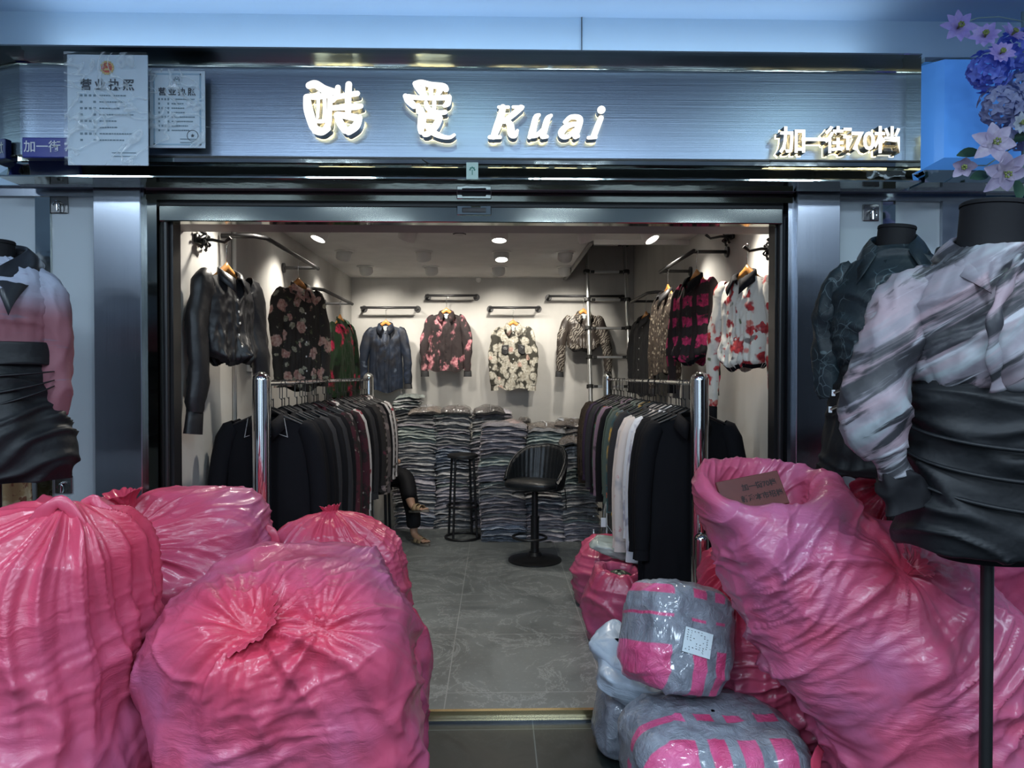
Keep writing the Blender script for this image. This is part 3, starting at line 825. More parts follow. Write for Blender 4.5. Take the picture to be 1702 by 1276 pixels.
def shirt(name, label, cat, loc, rz, mats, sw=.20, L=.62, hw=.205, dep=.05, chest=None, sl=.50, out=(.05, .07), fy=(-.02, -.02),
          sr=(.034, .050, .052, .047, .043, .036), cuffr=.038, cuffl=.055, A=.010, hemc=.03, crop=False, nb=6, seed=0, pockets=False,
          collar=True, group=None, buttons=True, lo=False, swing=(0, 0), band=False, openfront=0):
    """shirt on a hanger; origin at the collar, front towards local -y; mats: body, sleeve, collar, cuff, button"""
    r = empty(name, loc, rz, label, cat, group)
    rs = np.random.RandomState(seed+11)
    ph = rs.rand(6)*6.28
    chest = chest or sw*.93
    def S_(u, v, front):
        u = np.asarray(u, float); v = np.asarray(v, float)
        w = np.interp(v, [0, .12, .3, .8, .93, 1], [sw, sw*.99, chest, hw, hw if not crop else hw*.93, hw if not crop else hw*.8])
        au = np.abs(u)
        zs = -.030-.062*au**1.15*(sw/.2)
        nk = np.clip(1-au/.30, 0, 1)
        zs = zs-(.075*nk**.9 if front else .006*nk)
        hem = hemc*(au**2*1.0)-(.012*np.sin(u*5+ph[0]))
        zb = -L+hem
        z = zs+(zb-zs)*v
        x = u*w
        edge = np.clip(1-au**2.6, 0, 1)**.5
        p = np.stack([u*2.6+ph[1], v*1.1+u*.6, np.full_like(u, ph[2]+(0 if front else 5))], -1)
        fo = ridge(pn(p*1.7), 2.4)*1.2+np.sin(u*8+ph[3]+1.5*pn(p))*.5
        fo2 = ridge(pn(np.stack([u*3.5+v*3+ph[4], v*4-u*2, u*0+3], -1)), 2.6)
        d = dep*edge*(.30+.70*np.clip(v/.22, 0, 1))+A*(v**.7)*edge*fo+A*.5*fo2*edge*np.clip(v*4, 0, 1)
        if crop:
            pf = np.clip((v-.62)/.3, 0, 1)*np.clip((1.0-v)/.08, 0, 1)
            d = d+pf*.035*edge*(.7+.5*fo); x = x*(1+.05*pf)
            d = d+A*.5*np.sin(u*40+ph[5])*np.clip((v-.8)/.15, 0, 1)*edge
        return np.stack([x, -d if front else d*.55, z], -1)
    nu, nv = (22, 18) if lo else (56, 46)
    U = np.linspace(-1, 1, nu); V = np.linspace(0, 1, nv)
    UU, VV = np.meshgrid(U, V)
    b = MB(); b.grid(S_(UU, VV, True)); b.grid(S_(UU, VV, False))
    body = b.build('body', mats['body'], r, smooth=True, weld=True, flip=False)
    # sleeves
    for s in (-1, 1):
        sx = s*sw*.93
        o1, o2 = out[0]*1.0, out[1]
        k = 9 if lo else 22
        if swing[0 if s < 0 else 1]: o1 += swing[0 if s < 0 else 1]*.5; o2 += swing[0 if s < 0 else 1]
        ctrl = [(sx-s*.035, 0, -.085), (sx+s*.002, 0, -.118), (sx+s*(.02+o1*.5), fy[0]*.4, -.125-sl*.25), (sx+s*(.02+o1), fy[0], -.125-sl*.52), (sx+s*(.02+(o1+o2)/2), (fy[0]+fy[1])/2, -.125-sl*.8), (sx+s*(.02+o2), fy[1], -.125-sl)]
        pts = []; rad = []
        for t in np.linspace(0, 5, k):
            i = min(int(t), 4); f = t-i
            p0, p1, p2, p3 = (np.array(ctrl[max(0, min(5, i+q))], float) for q in (-1, 0, 1, 2))
            pts.append(.5*((2*p1)+(-p0+p2)*f+(2*p0-5*p1+4*p2-p3)*f*f+(-p0+3*p1-3*p2+p3)*f**3))
            rad.append(np.interp(t, range(6), sr))
        b = MB(); b.tube(pts, rad, 10 if lo else 26, flat=.62, ref=(0, 1, 0), caps=False)
        if not lo:
            v = np.array(b.v); c_ = np.repeat(np.array(pts), 26, 0)
            d = v-c_; q = np.stack([v[:, 0]*9+ph[1]*s, v[:, 1]*9, v[:, 2]*5+ph[2]], 1)
            am = 1+.30*pn(q)+.18*(ridge(pn(np.stack([v[:, 0]*16, v[:, 1]*10, v[:, 2]*16+v[:, 0]*20], 1)), 2.4)-.4)
            b.v = [tuple(x) for x in (c_+d*am[:, None])]
        b.build('sleeve', mats['sleeve'], r, smooth=True, flip=False)
        e = Vector(pts[-1]); dd = (e-Vector(pts[-3])).normalized()
        b = MB(); b.tube([e-dd*.006, e, e+dd*cuffl*.5, e+dd*cuffl], [cuffr*.9, cuffr, cuffr*1.04, cuffr*1.1], 12 if lo else 20, flat=.5, ref=(0, 1, 0), caps=True)
        b.build('cuff', mats['cuff'], r, smooth=.9)
    if collar:
        nth = 25; Q = np.zeros((4, nth, 3))
        for i in range(nth):
            th = math.radians(-158+316*i/(nth-1)); a = abs(th)/math.radians(158)
            fx, fyy = math.sin(th), math.cos(th)
            zb = -.036-.055*a**2.2; yb = (.030 if True else 0)*fyy-.012*a
            rx = .062*(1-.25*a**3)
            Q[0, i] = (rx*fx, yb*1.0, zb)
            Q[1, i] = (rx*.92*fx, yb*1.05+.004, zb+.034*(1-.25*a))
            fl = .052+.030*a**3
            Q[2, i] = (rx*1.12*fx+.006*fx, yb*1.35-.010*a, zb+.028*(1-.3*a))
            Q[3, i] = ((rx+.018+.030*a**4)*fx*1.15, yb*1.55-.018*a-.006, zb+.028-fl)
        b = MB(); b.grid(Q); co = b.build('collar', mats['collar'], r, smooth=True, flip=False)
        sm = co.modifiers.new('thickness', 'SOLIDIFY'); sm.thickness = .003
    if not lo:
        # inner yoke seen through the neck
        b = MB(); q = S_(np.tile(np.linspace(-.28, .28, 9), (5, 1)), np.tile(np.linspace(.02, .14, 5)[:, None], (1, 9)), False); q[..., 1] -= .012
        b.grid(q); b.build('yoke_lining', mats.get('lining', mats['body']), r, smooth=True, flip=False)
        # placket and buttons
        us = np.linspace(-.075, .075, 4); vs = np.linspace(.0, .985, 40)
        q = S_(np.tile(us, (40, 1)), np.tile(vs[:, None], (1, 4)), True); q[..., 1] -= .0035; q[:, 0, 1] += .004; q[:, -1, 1] += .004
        MB().grid(q).build('placket', mats.get('placket', mats['body']), r, smooth=True, flip=False)
        if buttons:
            for k in range(nb):
                v = .03+.90*k/nb
                p = S_(np.array([0.]), np.array([v]), True)[0]
                MB().lathe([(.0062, 0), (.0062, .002), (.004, .0028)], (p[0], p[1]-.0045, p[2]), 12, 0, Matrix.Rotation(PI/2, 3, 'X')).build('button', mats['button'], r, smooth=.6)
        if pockets:
            for s in (-1, 1):
                us = np.linspace(s*.52-.22, s*.52+.22, 9); vs = np.linspace(.30, .46, 10)
                UU2, VV2 = np.meshgrid(us, vs); VV2 = VV2-.025*np.abs((UU2-s*.52)/.22)*np.clip((VV2-.38)/.08, 0, 1)
                q = S_(UU2, VV2, True); q[..., 1] -= .006
                pk = MB().grid(q).build('pocket', mats['pocket'], r, smooth=True, flip=False)
                pk.modifiers.new('thickness', 'SOLIDIFY').thickness = .003
                p = S_(np.array([s*.52]), np.array([.35]), True)[0]
                e = MB()
                for q2 in range(3):
                    pts = [(p[0]+s*0+(q2-1)*.008+.012*math.cos(a), p[1]-.008, p[2]+.012*math.sin(a)) for a in np.linspace(0, 2*PI, 13)[:-1]]
                    e.tube(pts, .0009, 4, closed=True)
                e.build('embroidery', mats['trimline'], pk)
    if crop or band:
        b = MB(); q = S_(np.tile(np.linspace(-1, 1, 30), (2, 1)), np.array([[.955]*30, [1.0]*30]), True)
        q[..., 1] -= .004; q2 = S_(np.tile(np.linspace(-1, 1, 30), (2, 1)), np.array([[.955]*30, [1.0]*30]), False); q2[..., 1] += .004
        b.grid(q); b.grid(q2); b.build('waistband', mats['cuff'], r, smooth=True, flip=False)
    return r

pearl = mat('pearl_button', (.75, .75, .72), .25)
blackb = mat('black_button', (.02, .02, .02), .3)
satin_black = fabric('black_satin', (.014, .014, .016), rough=.42, spec=.4, bump=.15)
matt_black = fabric('matt_black_cloth', (.006, .006, .008), rough=.8, spec=.15, bump=.15, rnd=40)
pale_lin = mat('pale_lining', (.55, .60, .62), .6)

rose = dict(warp=.05, wscale=20)
fB = fabric('dark_rose_print', (.035, .030, .026), [
    ('vor', 17, .36, .05, (.50, .47, .38), dict(warp=.05, wscale=25, keep=.45, var=(.22, .22, .14), vs=90)),
    ('vor', 10.5, .42, .04, (.62, .44, .36), dict(warp=.06, wscale=18, keep=.55, var=(.38, .17, .15), vs=60)),
    ('noise', 26, .66, .03, (.10, .11, .06))])
fC = fabric('green_red_print', (.014, .035, .015), [('vor', 8, .40, .08, (.55, .03, .09), dict(warp=.12, keep=.55, var=(.2, .01, .03), vs=50)), ('noise', 8, .60, .06, (.006, .008, .006))], rough=.5)
fD = fabric('navy_cloud_print', (.012, .018, .032), [('noise', 4, .50, .12, (.012, .013, .018), dict(dist=1)), ('noise', 5, .58, .12, (.035, .05, .085), dict(dist=1)), ('noise', 8, .70, .06, (.12, .15, .20), dict(dist=1.0))], rough=.5)
fE = fabric('black_pink_blossom_print', (.028, .020, .021), [('vor', 10, .46, .14, (.60, .28, .30), dict(warp=.14, wscale=14, keep=.68, mask=.44, mscale=6, stretch=(1.3, 1, .8), var=(.22, .05, .08), vs=38)), ('noise', 15, .60, .05, (.022, .016, .018))])
fF = fabric('cream_rose_print', (.040, .038, .030), [
    ('vor', 15, .62, .08, (.55, .53, .46), dict(warp=.04, wscale=20, keep=.93, var=(.26, .24, .19), vs=55)),
    ('vor', 11, .30, .05, (.55, .40, .33), dict(warp=.05, wscale=22, keep=.22, var=(.32, .2, .17), vs=60))])
fG = fabric('grey_zebra_print', (.035, .028, .024), [('wave', 13, .66, .10, (.22, .20, .17), dict(dist=11, ds=1.3, stretch=(1, 1, 1), rot=(0, .9, .3), dir='Z', mask=.46, mscale=7))], rough=.4)
fI = fabric('brown_paisley_print', (.06, .045, .035), [('vor', 34, .30, .1, (.30, .26, .20), dict(warp=.06)), ('noise', 40, .6, .05, (.02, .016, .014))])
fJ = fabric('pink_black_check', (.035, .028, .028), [('wave', 2.6, .50, .10, (.72, .05, .18), dict(dist=2.2, ds=6, dir='Z', var=(.30, .02, .08), vs=45)), ('noise', 11, .60, .05, (.03, .02, .022)), ('wave', 2.2, .80, .06, (.03, .02, .02), dict(dist=1, dir='X'))], rough=.85)
fK = fabric('white_red_floral', (.70, .67, .60), [('vor', 18, .22, .06, (.16, .20, .12), dict(warp=.08, keep=.35)), ('vor', 13, .50, .10, (.60, .06, .06), dict(warp=.12, wscale=16, keep=.50, var=(.28, .02, .03), vs=50)), ('vor', 12, .30, .08, (.20, .17, .16), dict(warp=.14, keep=.16)), ('vor', 15, .28, .08, (.62, .20, .16), dict(warp=.1, keep=.25))], rough=.6)
fH = fabric('charcoal_cloth', (.028, .028, .030), rough=.7)
black_cuff = mat('black_cuff', (.02, .02, .022), .5)

def W_(loc, rz, railz, hl, hook=True, **k):
    hanger_wood('wooden_hanger', loc, rz, hl, railz)
    return shirt(loc=loc, rz=rz, **k)
D2 = math.radians
def mt(body, cuff=None, collar=None, button=None, **k):
    d = dict(body=body, sleeve=body, collar=collar or body, cuff=cuff or body, button=button or blackb); d.update(k); return d

# rails: back wall
def rail(pts, flanges, label, name='garment_rail'):
    r = empty(name, pts[len(pts)//2], 0, label, 'rail')
    o = Vector(pts[len(pts)//2])
    MB().tube([Vector(p)-o for p in pts], .0125, 12).build('bar', M['black_paint'], r, smooth=True)
    for p, q in flanges:
        p = Vector(p)-o; q = Vector(q)-o; d = (q-p).normalized()
        b = MB(); b.tube([p, q], .011, 10); b.tube([q-d*.014, q], .034, 20); b.build('wall_flange', M['black_paint'], r, smooth=.6)
    return r
RY = 7.16
rails = []
for (pa, pb, py, lab) in ((599, 693, 511, 'black pipe rail over the navy blouse on the back wall'), (707, 793, 491, 'black pipe rail over the pink-flowered blouse on the back wall'),
                          (813, 898, 511, 'black pipe rail over the pocketed cream rose blouse'), (912, 1040, 492, 'black pipe rail on the back wall behind the ladder')):
    a, b = P(pa, py, RY), P(pb, py, RY)
    rail([(a.x, RY, a.z), ((a.x+b.x)/2, RY, a.z), (b.x, RY, b.z)], [((a.x+.01, RY, a.z), (a.x+.01, YB, a.z)), ((b.x-.01, RY, a.z), (b.x-.01, YB, a.z))], lab)
    rails.append(a.z)
def back(px, rz_, k):
    x = P(px, 550, RY-.01).x
    return (x, RY-.01, rails[k]-.135)
W_(back(641, 511, 0), 0, rails[0], 'orange wooden hanger holding the navy blouse', name='blouse', label='sheer navy blue cloud-print blouse hanging on the back wall at its left', cat='blouse',
   mats=mt(fD, black_cuff, button=blackb, lining=pale_lin), sw=.172, L=.71, hw=.172, sl=.50, out=(.035, .045), seed=1)
W_(back(742, 491, 1), 0, rails[1], 'orange wooden hanger holding the black blouse with pink blossoms', name='blouse', label='black blouse with pink blossoms hanging on the back wall, second from the left', cat='blouse',
   mats=mt(fE, black_cuff, button=blackb, lining=pale_lin), sw=.165, L=.63, hw=.18, sl=.50, out=(.03, .02), seed=2, swing=(.02, .02))
W_(back(853, 511, 2), 0, rails[2], 'orange wooden hanger holding the cream rose blouse', name='blouse', label='cream rose-print blouse with two black chest pockets on the back wall', cat='blouse',
   mats=mt(fF, fF, button=pearl, lining=pale_lin, pocket=black_cuff, trimline=pearl), sw=.165, L=.69, hw=.170, sl=.52, out=(.03, .015), seed=3, pockets=True)
W_(back(970, 492, 3), 0, rails[3], 'orange wooden hanger holding the cropped zebra-striped blouse', name='blouse', label='cropped dark zebra-striped satin blouse hanging behind the ladder', cat='blouse',
   mats=mt(fG, black_cuff, button=blackb, lining=pale_lin), sw=.175, L=.43, hw=.165, sl=.50, out=(.05, .06), seed=4, crop=True)

# side rails
rail([(-1.47, 3.84, 2.24), (-1.30, 3.84, 2.24), (-1.25, 3.90, 2.24), (-1.25, 4.5, 2.24), (-1.25, 5.02, 2.24)], [((-1.25, 4.98, 2.24), (XL, 4.98, 2.24))], 'flat black rail on the left wall carrying the dark rose-print blouse')
rail([(-1.47, 5.10, 2.11), (-1.30, 5.10, 2.11), (-1.25, 5.16, 2.11), (-1.25, 5.7, 2.11), (-1.25, 6.20, 2.11)], [((-1.25, 6.16, 2.11), (XL, 6.16, 2.11))], 'black rail farther along the left wall carrying the green and red blouse')
rail([(1.2, 5.19, 2.25), (1.2, 4.7, 2.25), (1.2, 4.30, 2.25)], [((1.2, 5.15, 2.25), (XR, 5.15, 2.25)), ((1.2, 4.33, 2.25), (XR, 4.33, 2.25))], 'flat black rail on the right wall carrying the pink check blouse')
rail([(1.2, 6.30, 2.145), (1.2, 5.9, 2.145), (1.2, 5.62, 2.145), (1.25, 5.55, 2.145), (XR, 5.55, 2.145)], [((1.2, 6.26, 2.145), (XR, 6.26, 2.145))], 'black rail at the rear of the right wall carrying the charcoal jacket')

W_((-1.25, 4.55, 2.10), D2(60), 2.24, 'orange wooden hanger holding the dark rose-print blouse', name='blouse', label='dark blouse with blush and cream roses hanging on the left wall rail', cat='blouse',
   mats=mt(fB, fB, button=pearl, lining=pale_lin, pocket=fB, trimline=blackb), sw=.175, L=.70, hw=.19, sl=.50, out=(.02, .01), seed=5)
W_((-1.25, 5.76, 1.97), D2(78), 2.11, 'wooden hanger holding the green and red blouse, seen side-on', name='blouse', label='dark green blouse with red flowers hanging side-on on the left wall', cat='blouse',
   mats=mt(fC, black_cuff), sw=.20, L=.68, hw=.25, sl=.5, out=(.06, .07), seed=6)
# black satin blouse on an ornate hook
bx = (-1.345, 3.60, 2.045)
W_(bx, D2(70), 2.17, 'brown wooden hanger holding the black satin blouse', name='blouse', label='large black satin blouse with pearl buttons hanging at the left wall front', cat='blouse',
   mats=mt(satin_black, satin_black, button=pearl), sw=.185, L=.50, hw=.165, dep=.055, sl=.60, out=(.03, .06), seed=7, crop=True, A=.012, sr=(.05, .068, .066, .06, .055, .045), cuffr=.05, cuffl=.10, nb=6)
W_((1.2, 4.27, 2.12), D2(-74), 2.25, 'wooden hanger holding the pink check blouse', name='blouse', label='pink and black checked blouse hanging on the right wall', cat='blouse',
   mats=mt(fJ, matt_black, matt_black), sw=.20, L=.56, hw=.18, sl=.56, out=(.03, .03), seed=8, crop=True)
W_((1.2, 4.99, 2.12), D2(-82), 2.25, 'wooden hanger holding the brown patterned blouse', name='blouse', label='brown speckled blouse hanging side-on behind the pink checked one', cat='blouse',
   mats=mt(fI, black_cuff, black_cuff), sw=.19, L=.62, hw=.2, sl=.60, out=(.03, .03), seed=9)
W_((1.255, 5.98, 2.02), D2(-74), 2.145, 'wooden hanger holding the charcoal jacket', name='jacket', label='charcoal button jacket hanging on the right wall behind the ladder', cat='jacket',
   mats=mt(fH, fH, button=pearl), sw=.18, L=.70, hw=.2, sl=.5, out=(.03, .03), seed=10)
W_((1.285, 3.64, 2.05), D2(-66), 2.17, 'dark wooden hanger holding the white floral blouse', name='blouse', label='white blouse with red roses and black cuffs at the right wall front', cat='blouse',
   mats=mt(fK, matt_black, matt_black, button=pearl), sw=.18, L=.53, hw=.16, sl=.60, out=(.03, .05), seed=12, crop=True, cuffr=.045, cuffl=.085)

# ornate hooks
def ornate(loc, s, label):
    r = empty('ornate_wall_hook', loc, 0, label, 'wall hook')
    b = MB()
    b.box((0, 0, 0), (.008, .06, .022), 0, None, .004)
    b.tube([(0, 0, 0), (s*.06, 0, .0), (s*.12, 0, -.012), (s*.15, 0, .012)], [.009, .008, .007, .010], 8)
    for k in range(7):
        a = 2*PI*k/7
        b.tube([(s*.02, 0, 0), (s*(.02+.02*k/7), .03*math.cos(a), .03*math.sin(a)), (s*(.01+.02*k/7), .055*math.cos(a+.5), .045*math.sin(a+.5))], [.006, .011, .005], 7)
        b.lathe([(.001, -.01), (.011, 0), (.001, .01)], (s*.02, .062*math.cos(a+.5), .05*math.sin(a+.5)), 8)
    b.build('hook_scroll', M['black_metal'], r, smooth=.9)
    return r
ornate((XL+.01, 3.58, 2.17), 1, 'ornate black leafy hook on the left wall above the black blouse')
ornate((XR-.01, 3.60, 2.14), -1, 'ornate black leafy hook on the right wall above the floral blouse')
ornate((XR-.01, 4.26, 2.33), -1, 'ornate pale hook on the right wall above the pink check blouse')

# electric box, socket, plug, conduit on the left wall
def onleft(py, Y, d=.0): return
r = empty('breaker_box', (XL, 4.22, 1.79), 0, 'white electric breaker box on the left wall beside the rose blouse', 'electric box')
b = MB(); b.box((.035, 0, 0), (.035, .13, .16), 0, None, .008); b.build('housing', M['white_plastic'], r)
b = MB(); b.box((.074, 0, -.035), (.005, .105, .10), 0, None, .003); b.build('door', mat('cream_door', (.62, .64, .55), .3), r)
b = MB(); b.box((.072, 0, .115), (.002, .11, .025), 0, None, .001)
for k in range(7): b.box((.075, -.09+.03*k, .115), (.002, .008, .014), 1)
b.build('switch_strip', [mat('lilac_print', (.35, .36, .5), .4), M['white_plastic']], r)
r = empty('wall_socket', (XL, 4.30, 1.56), 0, 'white wall socket under the breaker box', 'socket')
MB().box((.006, 0, 0), (.006, .045, .045), 0, None, .002).build('face_plate', M['white_plastic'], r)
b = MB(); b.lathe([(.02, 0), (.022, .02), (.012, .04)], (.012, 0, 0), 16, 0, Matrix.Rotation(PI/2, 3, 'Y'))
b.tube([(.05, 0, 0), (.07, .0, -.02), (.08, .0, -.10), (.09, .02, -.25)], .004, 7)
T(b.build('plug_and_cable', M['rubber'], smooth=.8, loc=(XL, 4.30, 1.56)), 'black plug with cable dropping from the wall socket', 'plug')
b = MB(); b.tube([(XL+.012, 4.03, 1.2), (XL+.012, 4.03, 2.48)], .012, 10)
T(b.build('conduit', M['white_plastic'], smooth=True), 'white cable conduit running up the left wall beside the black blouse', 'conduit')

# ------------------------------------------------------------------ chrome racks
def rack(x, y0, y1, label):
    r = empty('clothes_rack', (x, y0, 0), 0, label, 'clothes rack', 'chrome garment racks')
    R0 = .044
    for yy in (0, y1-y0):
        pf = [(R0, .004), (R0, 1.47)]+[(R0*math.cos(a), 1.47+R0*math.sin(a)) for a in np.linspace(.1, PI/2-.03, 8)]
        MB().lathe(pf, (0, yy, 0), 32).build('post', M['chrome'], r, smooth=.6)
        MB().lathe([(.075, 0.001), (.075, .008), (.05, .02)], (0, yy, 0), 32).build('foot_plate', M['chrome'], r, smooth=.5)
    MB().tube([(0, 0, 1.455), (0, y1-y0, 1.455)], .0125, 14).build('hanging_rail', M['chrome'], r, smooth=.9)
    MB().tube([(0, 0, .14), (0, y1-y0, .14)], .012, 12).build('lower_bar', M['chrome'], r, smooth=.9)
    return r
RLX, RRX, RY0, RY1 = -1.134, .994, 3.45, 6.33
rack(RLX, RY0, RY1, 'chrome bullet-topped rack full of dark blouses along the left wall')
rack(RRX, RY0, RY1, 'chrome bullet-topped rack full of clothes along the right wall')
# short bollards in front
for k, (px, lab) in enumerate(((1166, 'short chrome post standing in front of the right rack'), (432, 'short chrome post standing in front of the left rack'))):
    c = P(px, 885 if k == 0 else 862, 3.3)
    pf = [(.034, 0.002), (.034, c.z-.034)]+[(.034*math.cos(a), c.z-.034+.034*math.sin(a)) for a in np.linspace(.1, 1.5, 7)]
    T(MB().lathe(pf, (0, 0, 0), 28).build('bollard', M['chrome'], smooth=.6, loc=(c.x, 3.3, 0)), lab, 'post')

# rack hangers: one mesh, copied
HZ = 1.455; GZ = HZ-.13
b = MB()
b.tube([(0, .0, .0), (0, 0, .05)], .003, 6)
pts = [(0, 0, .04), (-.012, 0, .05), (-.012, 0, .115)]+[(-.0155*math.cos(a)+.003, 0, .13-.005+.0155*math.sin(a)+.004) for a in np.linspace(0, PI*1.15, 8)]
b.tube(pts, .0026, 6)
b.tube([(-.19, 0, -.085), (-.10, 0, -.045), (-.02, 0, -.006), (0, 0, .004), (.02, 0, -.006), (.10, 0, -.045), (.19, 0, -.085)], [.006, .006, .005, .005, .005, .006, .006], 8)
hg = b.build('rack_hanger', M['black_metal'], smooth=.9)
T(hg, 'slim dark hanger hooked on the left chrome rack', 'hanger', 'hangers on the left rack')
hangers_used = [False]
def put_hanger(x, y, rz, side, i=0):
    if not hangers_used[0]: o = hg; hangers_used[0] = True
    else:
        o = hg.copy(); C.objects.link(o)
    o.location = (x, y, GZ); o.rotation_euler = (0, 0, rz)
    o['label'] = 'slim dark hanger, %s from the front on the %s chrome rack' % (ORD[i], side); o['category'] = 'hanger'; o['group'] = 'hangers on the %s rack' % side

# rack cloths
cl = {}
cl['black'] = matt_black
cl['charcoal'] = fabric('charcoal_rack_cloth', (.022, .022, .026), rough=.7, rnd=40)
cl['blossom'] = fabric('dark_blossom_rack_cloth', (.02, .018, .018), [('vor', 11, .30, .05, (.30, .26, .25), dict(warp=.08, keep=.5, var=(.14, .10, .11))), ('noise', 18, .64, .04, (.12, .03, .05))], rnd=40)
cl['whitered'] = fabric('white_red_rack_cloth', (.52, .50, .50), [('vor', 14, .30, .05, (.25, .03, .05), dict(warp=.06, keep=.5)), ('vor', 20, .22, .05, (.08, .08, .07), dict(keep=.3))], rnd=40)
cl['zebra'] = fabric('dark_zebra_rack_cloth', (.018, .016, .016), [('wave', 7, .62, .08, (.20, .17, .16), dict(dist=8, rot=(0, .5, .2)))], rnd=40)
cl['rosegrey'] = fabric('grey_rose_rack_cloth', (.10, .085, .085), [('vor', 12, .32, .06, (.25, .20, .20), dict(warp=.06, keep=.6)), ('noise', 14, .58, .06, (.02, .02, .02))], rnd=40)
cl['maroon'] = fabric('maroon_print_rack_cloth', (.07, .015, .025), [('noise', 14, .55, .06, (.02, .015, .015)), ('noise', 30, .66, .03, (.3, .25, .22))], rnd=40)
cl['leopard'] = fabric('brown_leopard_rack_cloth', (.05, .035, .025), [('vor', 40, .30, .1, (.015, .012, .01), dict(warp=.03))], rnd=40)
cl['purple'] = fabric('dark_purple_rack_cloth', (.035, .022, .05), rough=.6, rnd=40)
cl['greygreen'] = fabric('grey_green_rack_cloth', (.07, .10, .09), rough=.6, rnd=40)
cl['palegreen'] = fabric('pale_grey_green_rack_cloth', (.33, .40, .40), rough=.6, rnd=40)
cl['mustard'] = fabric('mustard_teal_print_rack_cloth', (.03, .07, .08), [('noise', 6, .52, .08, (.45, .28, .06)), ('noise', 9, .62, .05, (.05, .12, .20)), ('noise', 12, .68, .04, (.45, .10, .05))], rnd=40)
cl['cream'] = fabric('blush_white_rack_cloth', (.58, .52, .50), [('noise', 7, .58, .06, (.38, .36, .38)), ('noise', 20, .66, .04, (.5, .3, .3))], rough=.5, rnd=40)
cl['white'] = fabric('white_blue_rack_cloth', (.60, .62, .68), [('noise', 9, .60, .05, (.35, .36, .45))], rough=.5, rnd=40)
cl['redgreen'] = fabric('green_orange_print_rack_cloth', (.02, .04, .03), [('noise', 8, .64, .04, (.5, .08, .03)), ('noise', 11, .62, .04, (.04, .15, .10))], rnd=40)
cl['mauve'] = fabric('mauve_rack_cloth', (.18, .12, .17), [('noise', 9, .6, .06, (.05, .04, .05))], rnd=40)
WORD = dict(black='plain black', charcoal='charcoal', blossom='dark blossom-print', whitered='white blouse with red roses', zebra='dark zebra-striped', rosegrey='grey rose-print', maroon='maroon print', leopard='brown leopard-print',
            purple='dark purple', greygreen='grey-green', palegreen='pale grey-green', mustard='mustard and teal print', cream='blush white', white='bluish white', redgreen='green and orange print', mauve='mauve')
protos = []
for k, (L, A, sl, hwid) in enumerate(((.66, .016, .50, .20), (.72, .018, .52, .215), (.60, .014, .54, .19), (.95, .012, .55, .23))):
    p = shirt('hanging_blouse', 'x', 'blouse', (0, 0, 0), 0, mt(matt_black), sw=.205, L=L, hw=hwid, dep=.028, sl=sl, out=(.03, .035), fy=(-.01, -.02), sr=(.035, .05, .047, .045, .042, .036), lo=True, seed=20+k, A=A*.6, cuffl=.05, cuffr=.034)
    protos.append(p)
used = [0]*len(protos)
ORD = 'first second third fourth fifth sixth seventh eighth ninth tenth eleventh twelfth thirteenth fourteenth fifteenth sixteenth seventeenth eighteenth nineteenth twentieth'.split()
for _t, _T in (('twenty', 'thirtieth'), ('thirty', 'fortieth'), ('forty', 'fiftieth')):
    ORD += [_t+'-'+q for q in ORD[:9]]+[_T]
def hang(seq, x, y0, y1, side, seed):
    rr = random.Random(seed)
    n = len(seq)
    for i, key in enumerate(seq):
        y = y0+(y1-y0)*i/(n-1)
        k = rr.choice((0, 1, 2))
        if key.endswith('!'): k = 3; key = key[:-1]
        if key in ('black',) and i < 6 and k != 3: k = 1
        rz = D2(rr.uniform(-5, 5))
        if used[k] == 0: o = protos[k]
        else: o = dup(protos[k], (0, 0, 0))
        used[k] += 1
        o.location = (x+rr.uniform(-.012, .012), y, GZ); o.rotation_euler = (0, 0, rz)
        s = rr.uniform(.95, 1.06); o.scale = (s, 1, rr.uniform(.94, 1.08)*(1.2 if key in ('cream', 'white') else 1))
        w = WORD[key]+('' if 'blouse' in WORD[key] else (' dress' if k == 3 else ' blouse'))
        pos = 'frontmost garment' if i == 0 else ('rearmost garment' if i == n-1 else ORD[i]+' garment from the front')
        o['label'] = '%s, %s on the %s rack' % (w, pos, side); o['category'] = 'dress' if k == 3 else 'blouse'; o['group'] = 'clothes hanging on the %s rack' % side
        for ch in o.children:
            ch.material_slots[0].link = 'OBJECT'; ch.material_slots[0].material = cl[key]
        put_hanger(o.location.x, y, rz, side, i)
left_seq = ['black!', 'black!', 'black', 'black!', 'charcoal', 'black', 'charcoal', 'black', 'blossom', 'maroon', 'blossom', 'black', 'maroon', 'whitered', 'whitered', 'black', 'charcoal', 'charcoal', 'black', 'blossom', 'rosegrey', 'blossom', 'zebra', 'rosegrey', 'black', 'blossom', 'whitered', 'zebra', 'whitered', 'rosegrey']
right_seq = ['black!', 'black!', 'black!', 'black', 'white', 'white', 'cream', 'cream', 'cream', 'charcoal', 'mustard', 'mustard', 'palegreen', 'greygreen', 'redgreen', 'greygreen', 'black', 'mauve', 'mauve', 'redgreen', 'black', 'purple', 'charcoal', 'purple', 'black', 'purple', 'leopard', 'purple', 'leopard', 'leopard']
hang(left_seq, RLX, 3.58, 6.24, 'left', 3)
hang(right_seq, RRX, 3.58, 6.20, 'right', 5)
for k, p in enumerate(protos):
    if used[k] == 0:
        for ch in list(p.children): bpy.data.objects.remove(ch)
        bpy.data.objects.remove(p)
